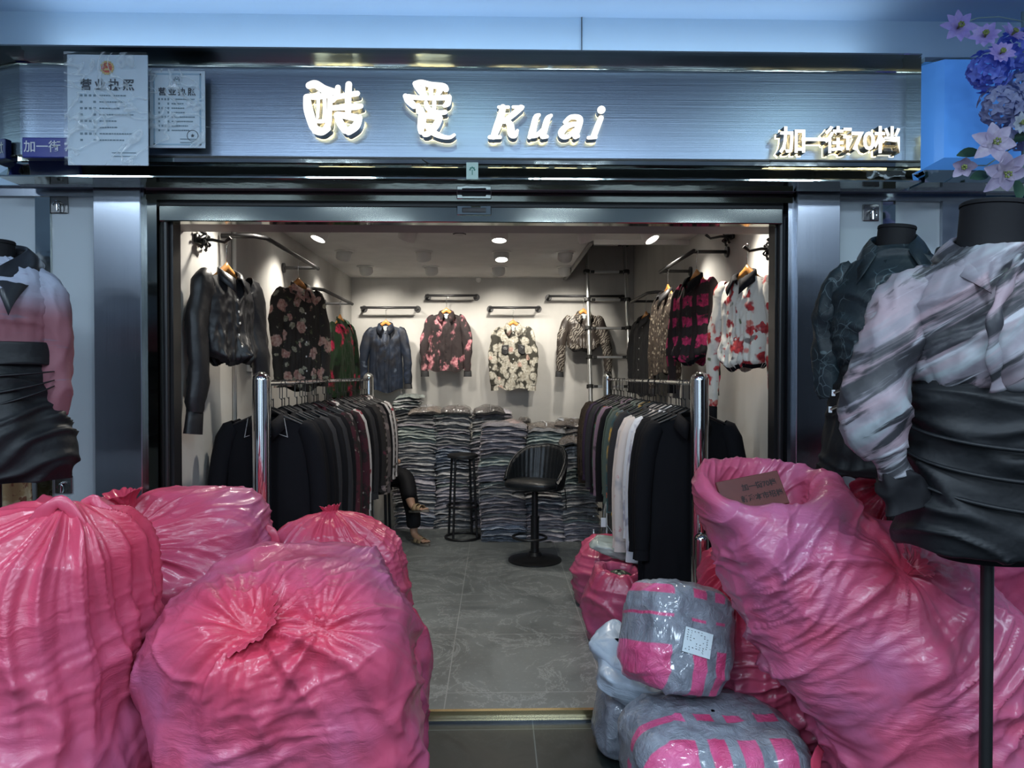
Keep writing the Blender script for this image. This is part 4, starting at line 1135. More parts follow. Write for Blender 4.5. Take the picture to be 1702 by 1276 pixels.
# beaded collar on the frontmost left coat
first = [o for o in bpy.data.objects if o.get('label', '').startswith('plain black dress, frontmost garment on the left')][0]
b = MB()
for s in (-1, 1):
    path = [(s*.085, -.035, -.045), (s*.10, -.036, -.135), (s*.045, -.037, -.115)]
    for q in range(2):
        a, c = Vector(path[q]), Vector(path[q+1]); m = int((c-a).length/.006)
        for t in range(m): b.box(a.lerp(c, t/m), (.0014, .001, .0014))
T(b.build('beaded_collar_edge', M['thread'], first), 'white beaded collar edge')
# ------------------------------------------------------------------ ladder
r = empty('telescopic_ladder', (1.07, 6.36, 0), 0, 'aluminium telescopic ladder leaning up into the ceiling hatch', 'ladder')
alu = mat('ladder_aluminium', (.72, .73, .72), .3, .85)
lo_, hi_ = Vector((0, 6.36, 0)), Vector((0, 7.02, 2.95))
dirv = (hi_-lo_); LL = dirv.length; dirv.normalize()
def lp(s, t, hw_): p = lo_+dirv*t; return Vector((1.075+s*hw_, p.y, p.z))-Vector((1.07, 6.36, 0))
HWL = .185
for s in (-1, 1):
    b = MB(); t = 0; k = 0
    while t < LL-.05:
        t2 = min(LL, t+.285); rad = .026-.0011*k
        b.tube([lp(s, t, HWL+.01*(1-t/LL)), lp(s, t2, HWL+.01*(1-t2/LL))], rad, 16); t = t2; k += 1
    b.build('side_rail', alu, r, smooth=.8)
t = .28; k = 0
while t < LL-.1:
    b = MB(); c0, c1 = lp(-1, t, HWL-.02), lp(1, t, HWL-.02)
    b.box((c0+c1)/2, (HWL-.02, .022, .011), 0, None, .003)
    for s in (-1, 1):
        b.tube([lp(s, t-.016, HWL+.008), lp(s, t+.016, HWL+.008)], .033, 14, 1); c = lp(s, t, HWL-.045); b.box(c, (.02, .024, .013), 1, None, .003)
    b.build('rung', [alu, M['rubber']], r, smooth=.6); t += .285

# ------------------------------------------------------------------ stool and bar chair
c = Vector((P(769, 762, 6.5).x, 6.5, 0))
r = empty('round_stool', c, 0, 'black round metal bar stool standing before the packet piles', 'stool')
MB().lathe([(.11, .735), (.138, .740), (.142, .755), (.138, .768), (.12, .774)], (0, 0, 0), 36).build('seat', M['black_paint'], r, smooth=.6)
for k in range(4):
    a = PI/4+k*PI/2+.25
    MB().tube([(.155*math.cos(a), .155*math.sin(a), .008), (.118*math.cos(a), .118*math.sin(a), .74)], .011, 10).build('leg', M['black_metal'], r, smooth=.8)
for z, rr, nm in ((.013, .158, 'base_ring'), (.30, .140, 'foot_ring')):
    MB().tube([(rr*math.cos(q), rr*math.sin(q), z) for q in np.linspace(0, 2*PI, 41)[:-1]], .011, 10, closed=True).build(nm, M['black_metal'], r, smooth=True)
c = Vector((P(889, 900, 5.7).x, 5.7, 0))
r = empty('bar_chair', c, D2(-28), 'black leather swivel bar chair with round pedestal base on the tiles', 'chair')
lea = fabric('black_leather', (.010, .012, .014), rough=.38, spec=.5, bump=.25)
MB().lathe([(.215, .003), (.215, .012), (.16, .026), (.06, .045), (.045, .07)], (0, 0, 0), 48).build('pedestal_base', M['black_metal'], r, smooth=.6)
b = MB(); b.lathe([(.034, .05), (.034, .34), (.038, .34), (.038, .36), (.026, .36), (.026, .58)], (0, 0, 0), 24); b.build('column', M['black_metal'], r, smooth=.5)
b = MB(); pts = [(.135*math.cos(q)-.0, -.10+.125*math.sin(q), .21) for q in np.linspace(0, 2*PI, 37)[:-1]]
b.tube(pts, .010, 9, closed=True); b.build('footrest', M['black_metal'], r, smooth=True)
b = MB(); b.tube([(-.03, -.02, .555), (-.14, -.06, .55), (-.17, -.07, .535)], .006, 7); b.build('lift_lever', M['black_metal'], r, smooth=True)
# seat cushion
nu, nv = 48, 12
Q = np.zeros((nv, nu, 3))
for j in range(nv):
    t = -PI/2+PI*j/(nv-1)
    for i in range(nu):
        q = 2*PI*i/nu
        ex = 2/3.2
        cx = math.copysign(abs(math.cos(q))**ex, math.cos(q)); sy = math.copysign(abs(math.sin(q))**ex, math.sin(q))
        rr = max(0.001, math.cos(t))**.35
        Q[j, i] = (.225*cx*rr, .215*sy*rr, .62+.042*math.sin(t)+(.018 if t > 0 else 0)*(-sy*.6))
b = MB(); b.grid(Q, closeu=True); b.build('seat', lea, r, smooth=True)
# wrap-around back with pleats
nu, nv = 90, 26
def backsurf(off_, pleat):
    Q = np.zeros((nv, nu, 3))
    for i in range(nu):
        th = -1.0*PI*.62+2*PI*.62*i/(nu-1)          # 0 = back
        a = abs(th)/(PI*.62)
        top = .90-.045*a-.215*np.clip((a-.32)/.68, 0, 1)**1.5
        for j in range(nv):
            v = j/(nv-1); z = .585+(top-.585)*v
            rx, ry = .235+.022*v-off_, .215+.035*v-off_
            pl = pleat*.006*abs(math.sin(th*17))*(v**.3)*(1 if a < .75 else .3)
            Q[j, i] = ((rx+pl)*math.sin(th), (ry+pl)*math.cos(th)+.004+.03*v*(1-a), z)
    return Q
b = MB(); A_, B_ = backsurf(0, 1), backsurf(.040, 1)
n0 = len(b.v); b.grid(A_); b.grid(B_)
top = np.stack([A_[-1], (A_[-1]+B_[-1])/2+np.array([0, 0, .018]), B_[-1]], 0); b.grid(top)
for e in (0, -1): b.grid(np.stack([A_[:, e], B_[:, e]], 0))
b.grid(np.stack([A_[0], B_[0]], 0))
b.build('backrest', lea, r, smooth=.9, weld=True)
b = MB(); b.tube([p for p in (A_[-1]*.5+B_[-1]*.5+np.array([0, 0, .016]))[::2]], .008, 8); b.build('piping', lea, r, smooth=True)
b = MB(); b.tube([(.16, .24, .56), (.17, .25, .46), (.165, .25, .42)], .004, 6); b.box((.168, .25, .40), (.006, .003, .02)); b.build('strap_tail', M['rubber'], r)

# ------------------------------------------------------------------ piles of bagged garments
def film_cloth(name, c1, c2, white=.55):
    m = NT(name); m.set(.2, 0, .6); co = m.coord()
    oi = m.n('ShaderNodeObjectInfo'); cb = m.n('ShaderNodeCombineXYZ'); ad = m.n('ShaderNodeVectorMath', operation='ADD')
    rn = m.math('MULTIPLY', oi.outputs['Random'], 37.0)
    m.l(rn, cb.inputs[0]); m.l(rn, cb.inputs[2]); m.l(co, ad.inputs[0]); m.l(cb.outputs[0], ad.inputs[1]); co = ad.outputs[0]
    a = m.noise(co, 7, 4, .6, 1)
    base = m.ramp(a.outputs[0], [(.35, c1), (.65, c2)])
    mp = m.n('ShaderNodeMapping'); mp.inputs['Scale'].default_value = (1, 1, 5); m.l(co, mp.inputs[0])
    w = m.noise(mp.outputs[0], 16, 5, .7, 2.5)
    fac = m.rng(m.math('ABSOLUTE', m.math('SUBTRACT', w.outputs[0], .5)), .035, .0, 0, white)  # white film highlights painted into the colour as thin streaks
    br = m.rng(oi.outputs['Random'], 0, 1, .8, 1.6, False)
    base = m.mix(1.0, base, m.mix(1.0, (0, 0, 0), (1, 1, 1)), 'MULTIPLY')
    vm = m.n('ShaderNodeVectorMath', operation='SCALE'); m.l(m.mix(fac, base, (.62, .64, .66)), vm.inputs[0]); m.l(br, vm.inputs['Scale'])
    m.l(vm.outputs[0], m.p.inputs['Base Color'])
    m.bump(w.outputs[0], .7, .012)
    m.p.inputs['Coat Weight'].default_value = .6; m.p.inputs['Coat Roughness'].default_value = .12
    return m.mat
pk = dict(grey=film_cloth('grey_bagged_cloth', (.20, .20, .205), (.46, .46, .47)), mauve=film_cloth('mauve_grey_bagged_cloth', (.20, .185, .215), (.44, .41, .46)), green=film_cloth('green_grey_bagged_cloth', (.17, .21, .195), (.40, .46, .43)),
          blue=film_cloth('blue_grey_bagged_cloth', (.13, .16, .21), (.34, .39, .48)), dark=film_cloth('dark_print_bagged_cloth', (.03, .025, .022), (.15, .13, .12), .4), brown=film_cloth('brown_bagged_cloth', (.07, .055, .045), (.20, .16, .13), .4), pink=film_cloth('dusky_pink_bagged_cloth', (.30, .19, .19), (.45, .34, .33)))
def packet_mesh(seed, w, d, t=.034):
    nu, nv = 26, 12; U = np.linspace(-1, 1, nu); V = np.linspace(-1, 1, nv); UU, VV = np.meshgrid(U, V)
    e = (np.clip(1-np.abs(UU)**5, 0, 1)*np.clip(1-np.abs(VV)**5, 0, 1))**.5
    sag = -.018*np.abs(UU)**2.5-.014*np.abs(VV)**3
    nn = pn(np.stack([UU*1.6+seed*7.3, VV*1.3, UU*0+seed], -1))
    n2 = ridge(pn(np.stack([UU*4+seed*3.3, VV*3, UU*0+seed*2], -1)), 2.2)
    x = UU*w*(1+.02*np.sin(VV*7+seed)); y = VV*d*(1+.03*np.sin(UU*6+seed*2))
    mid = sag+.018*nn+.004*pn(np.stack([UU*5+seed*2, VV*4, UU*0+seed*4], -1))
    b = MB()
    b.grid(np.stack([x, y, mid+e*t*.5+.004*n2*e], -1)); b.grid(np.stack([x, y, mid-e*t*.5+.002*n2], -1))
    return b
pm = {}
def packet(w, key, seed):
    kk = (round(w, 2), seed % 6)
    if kk not in pm:
        o = packet_mesh(seed % 6+1, w, .165).build('garment_packet', pk['grey'], smooth=True, weld=True, flip=True); pm[kk] = o; first_ = True
    else:
        o = pm[kk].copy(); C.objects.link(o)
    o.material_slots[0].link = 'OBJECT'; o.material_slots[0].material = pk[key]
    return o
rp = random.Random(4)
COLS = [  # px left, px right, front Y, top py, place, palette by height
    (652, 724, 6.88, 676, 'leftmost rear pile', ['blue', 'grey', 'mauve', 'grey', 'grey', 'green', 'grey']),
    (722, 784, 6.88, 682, 'rear pile behind the black stool', ['grey', 'mauve', 'grey', 'blue', 'grey', 'grey']),
    (782, 848, 6.88, 684, 'right-hand rear pile', ['mauve', 'grey', 'mauve', 'grey']),
    (798, 874, 6.30, 706, 'front pile beside the black stool', ['blue', 'mauve', 'mauve', 'grey', 'mauve', 'green', 'mauve', 'mauve']),
    (874, 936, 6.30, 714, 'front pile behind the bar chair', ['mauve', 'mauve', 'blue', 'grey', 'mauve', 'grey', 'green', 'green']),
    (936, 996, 6.32, 716, 'front pile next to the right rack', ['mauve', 'grey', 'grey', 'green', 'grey', 'dark']),
]
for ci, (pa, pb, Y, pt, place, pal) in enumerate(COLS):
    xa, xb = P(pa, 700, Y).x, P(pb, 700, Y).x; w = (xb-xa)/2*1.03; cx = (xa+xb)/2
    ztop = P(800, pt, Y).z; n = int(ztop/.0282)
    ph_ = rp.random()*6
    for k in range(n):
        z = .018+k*(ztop-.018)/(n-1)
        t = k/n
        key = pal[min(len(pal)-1, int(t*len(pal)))]
        if rp.random() < .2: key = rp.choice(['grey', 'mauve', 'green'])
        o = packet(w, key, rp.randrange(6))
        dx = .014*math.sin(t*7+ph_)+rp.uniform(-.010, .010)
        o.location = (cx+dx, Y+.17+.02*math.sin(t*5+ph_)+rp.uniform(-.012, .012), z)
        o.rotation_euler = (D2(rp.uniform(-1.2, 1.2)), D2(rp.uniform(-1.5, 1.5)+2.0*math.sin(t*9+ph_)), D2(rp.uniform(-2.5, 2.5)+(180 if rp.random() < .5 else 0)))
        T(o, 'film-wrapped garment, %s from the top of the %s' % (ORD[n-1-k], place), 'garment packet', 'packets of the '+place)
# bolder packets lying on top
def top_packet(px, py, Y, w, key, label, t=.06, rz=0, strap=False, seed=3, d=.16):
    c = P(px, py, Y)
    o = packet_mesh(seed, w, d, t).build('garment_packet', pk[key], smooth=True, weld=True, loc=(c.x, Y+.15, c.z), rot=(0, D2(rp.uniform(-2, 2)), D2(rz)))
    T(o, label, 'garment packet')
    if strap:
        s = MB(); q = [(w*.1, -d*1.02, 0), (w*.1, -d*.92, t*.56), (w*.1, 0, t*.68), (w*.1, d*.9, t*.56), (w*.1, d*1.02, 0)]
        s.tube(q, .006, 6, flat=.2); s.build('white_strap', M['thread'], o)
    return o
top_packet(705, 682, 6.84, .165, 'brown', 'brown-print garment packet tied with white strap, top left of the rear piles', .07, 3, True, 11)
top_packet(757, 682, 6.84, .15, 'dark', 'dark zebra-print garment packet with white strap, middle top of the rear piles', .08, -2, True, 12)
top_packet(812, 682, 6.84, .155, 'dark', 'dark zebra-print garment packet with white strap, right end of the rear top row', .08, 2, True, 13)
top_packet(850, 704, 6.36, .13, 'pink', 'dusky pink garment packet on top of the front pile', .04, 8, False, 14)
top_packet(873, 699, 6.5, .06, 'dark', 'small black folded packet lying on the front piles', .05, -5, False, 15, .08)
top_packet(903, 708, 6.34, .15, 'brown', 'brown speckled garment packet with white strap over the front piles', .05, 5, True, 16)
top_packet(950, 704, 6.34, .14, 'brown', 'dark brown thick garment packet at the top right of the piles', .075, -6, False, 17)
top_packet(952, 733, 6.22, .12, 'brown', 'brown print packet with white strap jutting out beside the right rack', .07, 0, True, 18)
for k in range(5):
    top_packet(668+k*3, 678-5*k, 6.86, .16-.01*k, ('green', 'grey')[k % 2], ('grey-green loose packet, %s of the heap at the far left rear' % ('lowest layer', 'second layer', 'middle layer', 'fourth layer', 'topmost layer')[k]), .026, 10-5*k, False, 20+k)
pap = MB(); pap.box((0, 0, 0), (.09, .06, .002)); pap.box((.02, .01, .004), (.07, .05, .0015))
T(pap.build('paper_sheets', WHT, loc=P(946, 697, 6.45), rot=(.1, 0, .3)), 'white paper sheets lying on the packets at the right', 'paper')
# ------------------------------------------------------------------ plastic bags
def cat_interp(A, t):
    n = len(A); x = t*(n-1); i = np.clip(x.astype(int), 0, n-2); f = (x-i)[:, None]
    A = np.array(A, float); g = lambda k: A[np.clip(i+k, 0, n-1)]
    p0, p1, p2, p3 = g(-1), g(0), g(1), g(2)
    return .5*((2*p1)+(-p0+p2)*f+(2*p0-5*p1+4*p2-p3)*f*f+(-p0+3*p1-3*p2+p3)*f**3)
def normals(Q):
    du = np.roll(Q, -1, 1)-np.roll(Q, 1, 1)
    dv = np.gradient(Q, axis=0)
    n = np.cross(du, dv); return n/(np.linalg.norm(n, axis=2)[..., None]+1e-9)
def bag_surface(rings, nu=300, nv=260, ex=2.5, seed=0, knots=(), amp=1.0, tension=(0, 0), zmin=ZO+.004, radial=1.0, horiz=1.0, attr=None):
    """rings: (cx, cy, z, rx, ry); knots: (point, axis, reach, number of folds, pinch)"""
    t = np.linspace(0, 1, nv); Rg = cat_interp(rings, t)
    th = np.linspace(0, 2*PI, nu, endpoint=False)
    c, s = np.cos(th), np.sin(th)
    e = 2/ex; cx = np.sign(c)*np.abs(c)**e; sy = np.sign(s)*np.abs(s)**e
    Q = np.zeros((nv, nu, 3))
    Q[..., 0] = Rg[:, 0:1]+np.maximum(Rg[:, 3:4], .002)*cx[None]
    Q[..., 1] = Rg[:, 1:2]+np.maximum(Rg[:, 4:5], .002)*sy[None]
    Q[..., 2] = Rg[:, 2:3]+(Rg[:, 5:6]*np.sin(th)[None] if Rg.shape[1] > 5 else 0)
    N = normals(Q)
    cen = np.stack([Rg[:, 0:1]+0*Q[..., 0], Rg[:, 1:2]+0*Q[..., 0], Q[..., 2]], -1)
    if ((Q-cen)*N).sum() < 0: N = -N
    small = np.clip(np.minimum(Rg[:, 3:4], Rg[:, 4:5])/.14, .10, 1)
    o = seed*13.7
    # contents: broad lumps
    d0 = .060*pn(Q*1.9+o)+.022*pn(Q*4.0+o+9)
    Q = Q+N*(d0*amp*small)[..., None]
    W3 = np.stack([pn(Q*2.3+o), pn(Q*2.3+o+31), pn(Q*2.3+o+57)], -1)
    W4 = np.stack([pn(Q*6+o), pn(Q*6+o+31), pn(Q*6+o+57)], -1)
    def mask(f, k, a=.5, b=2.2): return np.clip(a+b*pn(Q*f+o+k), 0, 1)
    # taut facets with sharp creases between them
    q = Q+W3*.07
    d = .020*ridge(pn(q*2.6+o+3), 6.5)*mask(1.9, 11)+.010*ridge(pn(q*5.2+o+5), 5.5)*mask(2.4, 19, .3)-.022*np.abs(pn(q*3.4+o+8))-.012*np.abs(pn((q+W4*.01)*7.5+o+18))*mask(2.0, 53)
    # long drag lines across the film
    def streak(ac, al, fa, fl, k, warp=.10, sharp=3.2):
        ac = np.array(ac, float); ac /= np.linalg.norm(ac); al = np.array(al, float); al /= np.linalg.norm(al)
        p = Q+W3*warp+W4*.012
        y = Q[..., 1]*fl*1.5
        return ridge(pn(np.stack([(p*ac).sum(-1)*fa+o+k, (p*al).sum(-1)*fl+k, y], -1)), sharp)
    tx, ty = tension
    A1 = (-tx, -ty, 1.0); L1 = (1.0, 0, tx)
    d += horiz*(.016*streak(A1, L1, 7, 1.1, 1)*mask(1.6, 23, .45)+.008*streak(A1, L1, 15, 1.6, 2)*mask(2.2, 29, .35)+.0045*streak(A1, L1, 32, 2.6, 3)*mask(2.8, 37, .3))
    A2 = (-tx-.7, 0, 1.0); L2 = (1.0, 0, tx+.7)
    d += horiz*(.008*streak(A2, L2, 11, 1.3, 5)*mask(2.0, 43, .15)+.004*streak(A2, L2, 26, 2.2, 6)*mask(2.6, 47, .15))
    bunch = np.zeros(Q.shape[:2]); hzf = np.ones(Q.shape[:2]); dh = d; d = np.zeros(Q.shape[:2])
    for (kp, ax, R0, nf, pinch) in knots:
        kp = np.array(kp, float); ax = np.array(ax, float); ax /= np.linalg.norm(ax)
        r = Q-kp; h = (r*ax).sum(-1); pl = r-h[..., None]*ax
        a1 = np.cross(ax, (0, 0, 1.0) if abs(ax[2]) < .8 else (1.0, 0, 0)); a1 /= np.linalg.norm(a1); a2 = np.cross(ax, a1)
        phi = np.arctan2((r*a2).sum(-1), (r*a1).sum(-1))+.22*pn(Q*2.2+o)
        dist = np.linalg.norm(r, axis=2)
        fall = np.exp(-(dist/R0)**1.3)
        bunch = np.maximum(bunch, np.exp(-(dist/(R0*.75))**1.5))
        def rad(n, fl, k, sh): return ridge(pn(np.stack([np.cos(phi)*n+k, np.sin(phi)*n, dist*fl+o+k], -1)), sh)
        near = np.clip(dist/.10, .12, 1)
        d += radial*fall*near*(.050*(rad(nf*.24, .8, 0, 1.8)-.35)+.016*rad(nf*.55, 1.2, 5, 2.6)+.004*rad(nf*1.0, 2.0, 9, 2.6))
        hzf = np.minimum(hzf, 1-.85*np.exp(-(dist/(R0*.6))**2))
        if pinch: d -= pinch*np.exp(-(dist/(R0*.22))**2)
    d = d+1.2*dh*hzf
    Q = Q+N*(d*amp*small)[..., None]
    Q[..., 2] = np.maximum(Q[..., 2], zmin)
    if attr is not None: attr.append(np.clip(bunch+.35*pn(Q*3+o+3), 0, 1))
    return Q
def bunched(o, v=.9):
    A = o.data.attributes.new('bunch', 'FLOAT', 'POINT'); A.data.foreach_set('value', np.full(len(o.data.vertices), v)); return o
def bag(name, label, rings, matl, handles=(), tuft=None, cat='plastic bag', group=None, **k):
    cx, cy = rings[0][0], rings[0][1]
    at = []; Q = bag_surface(rings, attr=at, **k); base = np.array([cx, cy, ZO])
    r = empty(name, (cx, cy, ZO), 0, label, cat, group)
    b = MB(); b.grid(Q-base, closeu=True)
    b.add([tuple(Q[0].mean(0)-base)]+[tuple(p-base) for p in Q[0]], [(0, 1+(i+1) % len(Q[0]), 1+i) for i in range(len(Q[0]))])
    b.add([tuple(Q[-1].mean(0)-base)]+[tuple(p-base) for p in Q[-1]], [(0, 1+i, 1+(i+1) % len(Q[0])) for i in range(len(Q[0]))])
    o = b.build('bag_body', matl, r, smooth=True)
    A = o.data.attributes.new('bunch', 'FLOAT', 'POINT'); A.data.foreach_set('value', np.concatenate([at[0].ravel(), np.full(2+2*at[0].shape[1], .6)]))
    for (p, ax, R0, H, nf, sd) in (tuft or ()):
        ax = Vector(ax).normalized(); q = ax.to_track_quat('Z', 'Y').to_matrix(); n = 120; mrow = 26
        G = np.zeros((mrow, n, 3))
        for j in range(mrow):
            v = j/(mrow-1)
            for i in range(n):
                a = 2*PI*i/n
                nn = float(pn(np.array([math.cos(a)*nf*.35+sd, math.sin(a)*nf*.35, v*1.2]))); n2 = float(pn(np.array([math.cos(a)*nf*.8+sd, math.sin(a)*nf*.8, v*2.2+4])))
                rr = R0*(.25+.75*v**1.2)*(1+.35*nn*v+.16*n2)
                hh = H*v*(1+.22*nn*v+.18*math.sin(a+sd))-.03*(1-v)-.02*v**3
                G[j, i] = q @ Vector((rr*math.cos(a), rr*math.sin(a), hh))
        kk = MB(); kk.grid(G, closeu=True); ko = kk.build('knotted_mouth', matl, r, smooth=True, loc=Vector(p)-Vector(base))
        bunched(ko); ko.modifiers.new('thickness', 'SOLIDIFY').thickness = .0015
    for pts, wd in handles:
        b = MB(); pts = [Vector(p) for p in pts]
        cc = cat_interp(pts, np.linspace(0, 1, 30))
        rr = [wd*(1+.25*float(pn(np.array([k2*.4+wd*70, 2., 3.])))) for k2 in range(30)]
        b.tube([Vector(p)-Vector(base) for p in cc], rr, 14, flat=.3, ref=(.2, -1, .1))
        v = np.array(b.v); v += .008*np.stack([pn(v*22), pn(v*22+9), pn(v*22+17)], -1); b.v = [tuple(x) for x in v]
        bunched(b.build('handle', matl, r, smooth=True), .75)
    return r

# left group
bag('pink_bag', 'giant pink plastic bag with gathered top loop, leftmost in front of the shop', [
    (-1.42, 1.96, ZO, .34, .28), (-1.43, 1.96, .05, .38, .32), (-1.43, 1.96, .35, .41, .34), (-1.42, 1.96, .65, .41, .34), (-1.38, 1.97, .88, .37, .31), (-1.28, 1.96, 1.02, .26, .22), (-1.17, 1.93, 1.11, .09, .09), (-1.145, 1.92, 1.15, .030, .03), (-1.14, 1.92, 1.16, .012, .012)],
    M['pinkA'], seed=1, knots=[((-1.15, 1.93, 1.15), (0, -.25, 1), .65, 8, 0)], tension=(-.5, .1), radial=1.0, horiz=.7,
    handles=[([(-1.25, 1.92, 1.00), (-1.20, 1.87, 1.11), (-1.145, 1.88, 1.165), (-1.10, 1.88, 1.12), (-1.07, 1.89, 1.02), (-1.07, 1.95, .92)], .017),
             ([(-1.14, 1.98, 1.08), (-1.12, 1.97, 1.15), (-1.08, 1.97, 1.13), (-1.04, 1.96, 1.03)], .016)])
bag('pink_bag', 'pink plastic bag behind the leftmost ones, bulging beside the chrome post', [
    (-1.21, 2.76, ZO, .23, .22), (-1.21, 2.76, .1, .27, .25), (-1.22, 2.76, .5, .29, .26), (-1.21, 2.76, .80, .28, .25), (-1.20, 2.76, .96, .23, .18), (-1.21, 2.75, 1.03, .15, .11), (-1.22, 2.75, 1.055, .08, .06), (-1.22, 2.75, 1.06, .01, .01)],
    M['pinkB'], seed=2, knots=[((-1.42, 2.55, .88), (-.5, -.6, .6), .5, 9, .02)], tension=(.35, 0), radial=.9,
    tuft=[((-1.36, 2.62, 1.02), (-.35, -.2, 1), .08, .07, 9, 3.1)])
bag('pink_bag', 'giant pink bag tied at its front shoulder, nearest the camera left of the aisle', [
    (-.61, 2.10, ZO, .30, .26), (-.61, 2.10, .04, .33, .30), (-.61, 2.10, .3, .36, .32), (-.61, 2.10, .55, .37, .33), (-.605, 2.10, .75, .36, .32), (-.59, 2.12, .865, .29, .26), (-.56, 2.16, .925, .19, .16), (-.54, 2.18, .945, .10, .08), (-.53, 2.18, .945, .01, .01)],
    M['pinkA'], seed=3, knots=[((-.64, 1.84, .84), (0, -.6, .8), .30, 8, .05), ((-.46, 1.88, .80), (.1, -.7, .6), .22, 7, .03)], tension=(.30, 0), radial=.75,
    tuft=[((-.63, 1.87, .835), (-.25, -.55, .7), .085, .06, 10, 1.3), ((-.45, 1.86, .80), (.3, -.8, .5), .06, .05, 8, 6.3)])
bag('pink_bag', 'pink plastic bag with a small upright knot in front of the left rack', [
    (-.70, 3.02, ZO, .24, .22), (-.70, 3.02, .1, .28, .25), (-.70, 3.02, .4, .30, .26), (-.69, 3.02, .68, .295, .26), (-.69, 3.02, .81, .25, .21), (-.69, 3.00, .885, .14, .12), (-.69, 2.98, .925, .05, .045), (-.69, 2.98, .94, .012, .012)],
    M['pinkB'], seed=4, knots=[((-.69, 2.98, .93), (0, -.2, 1), .42, 10, 0)], tension=(-.2, 0), radial=.8,
    tuft=[((-.69, 2.98, .905), (-.1, -.1, 1), .040, .065, 8, 2.2)],
    handles=[([(-.96, 2.80, .66), (-.965, 2.78, .80), (-.945, 2.78, .87), (-.90, 2.78, .90), (-.865, 2.78, .87), (-.87, 2.78, .78), (-.89, 2.80, .64)], .014)])
bag('pink_bag', 'small pink bag squeezed behind the nearest bag at the aisle edge', [
    (-.42, 2.66, ZO, .15, .16), (-.42, 2.66, .1, .17, .18), (-.42, 2.66, .4, .17, .18), (-.43, 2.66, .60, .14, .15), (-.44, 2.66, .71, .06, .07), (-.44, 2.66, .73, .01, .01)],
    M['pinkB'], seed=5, nu=110, nv=90, knots=[((-.44, 2.66, .73), (0, 0, 1), .4, 7, 0)])
# right group
bag('pink_bag', 'huge open-mouthed pink bag leaning right, holding a brown cardboard sign', [
    (1.42, 2.250, ZO, .22, 0.209, 0), (1.42, 2.250, .02, .25, 0.235, 0), (1.39, 2.250, .25, .32, 0.261, 0), (1.33, 2.250, .45, .38, 0.270, 0), (1.26, 2.250, .62, .42, 0.278, 0), (1.17, 2.260, .78, .41, 0.270, 0), (1.06, 2.270, .94, .34, 0.235, .01), (.93, 2.31, 1.04, .26, .215, .03), (.895, 2.31, 1.11, .235, .185, .05), (.885, 2.32, 1.145, .205, .155, .06), (.885, 2.33, 1.125, .170, .118, .055), (.89, 2.34, 1.06, .15, .095, .03), (.89, 2.310, .99, .12, 0.070, 0), (.90, 2.310, .95, .06, 0.044, 0), (.90, 2.310, .94, .01, 0.009, 0)],
    M['pinkA'], seed=6, nu=360, nv=340, knots=[((1.20, 2.05, .93), (.3, -.6, .7), .24, 8, .03)], tension=(.60, 0), horiz=1.6, radial=.65,
    tuft=[((1.215, 2.03, .945), (.3, -.5, .75), .055, .035, 8, 5.2)])
bag('pink_bag', 'pink plastic bag crushed under the open-mouthed one, with a loose loop at its foot', [
    (1.17, 2.76, ZO, .25, .17), (1.17, 2.76, .05, .27, .19), (1.13, 2.77, .30, .27, .20), (1.05, 2.78, .52, .23, .19), (.98, 2.80, .70, .15, .13), (.93, 2.80, .80, .07, .06), (.93, 2.80, .81, .01, .01)],
    M['pinkB'], seed=7, knots=[((.91, 2.70, .78), (-.3, -.3, .9), .5, 9, 0)], tension=(.7, 0), horiz=1.5,
    handles=[([(1.04, 2.24, .30), (1.00, 2.18, .26), (1.02, 2.14, .19), (1.10, 2.14, .14), (1.16, 2.18, .12)], .018)])
bag('pink_bag', 'deep pink bag behind the two mannequins at the far right', [
    (2.02, 2.82, ZO, .58, .2), (2.02, 2.82, .05, .62, .22), (2.04, 2.82, .45, .64, .22), (2.06, 2.82, .85, .60, .21), (2.02, 2.82, 1.08, .50, .18), (1.92, 2.82, 1.20, .38, .10), (1.88, 2.82, 1.235, .16, .05), (1.88, 2.82, 1.24, .01, .01)],
    M['pinkD'], seed=8, knots=[((1.5, 2.66, 1.15), (-.3, -.5, .6), .9, 9, 0)], tension=(.6, 0), horiz=1.4, radial=.8)
bag('pink_bag', 'pink bag corner at the lower right, beside the mannequin pole', [
    (1.66, 2.10, ZO, .12, .14), (1.66, 2.10, .05, .14, .16), (1.65, 2.10, .22, .12, .14), (1.62, 2.10, .32, .06, .07), (1.62, 2.10, .34, .01, .01)],
    M['pinkA'], seed=9, nu=100, nv=80, knots=[((1.62, 2.1, .34), (0, 0, 1), .3, 6, 0)])
# inside
bag('pink_bag', 'translucent rose bag on the floor under the right rack', [
    (.74, 4.66, .0, .16, .20), (.74, 4.66, .03, .21, .24), (.75, 4.66, .2, .24, .26), (.76, 4.68, .34, .20, .22), (.72, 4.70, .42, .08, .09), (.71, 4.70, .43, .01, .01)],
    M['pinkI'], seed=10, nu=130, nv=100, zmin=.004, knots=[((.68, 4.66, .44), (-.2, -.1, 1), .3, 7, 0)], radial=.5)
r = bag('pink_bag', 'small open rose bag with dark clothes inside, in front of the bag under the rack', [
    (.70, 3.98, .0, .12, .14), (.70, 3.98, .03, .155, .17), (.70, 3.98, .2, .165, .19), (.70, 3.98, .32, .14, .165), (.69, 3.98, .385, .12, .14), (.69, 3.98, .40, .105, .12), (.69, 3.98, .385, .092, .105), (.69, 3.98, .34, .085, .095), (.69, 3.98, .33, .01, .01)],
    M['pinkI'], seed=11, nu=130, nv=110, zmin=.004, knots=[((.69, 3.9, .38), (0, -.2, 1), .2, 7, 0)], radial=.5)
Q = bag_surface([(.69, 3.98, .33, .088, .10), (.69, 3.98, .36, .07, .08), (.69, 3.98, .385, .03, .04), (.69, 3.98, .39, .01, .01)], nu=60, nv=30, seed=15, zmin=.0)
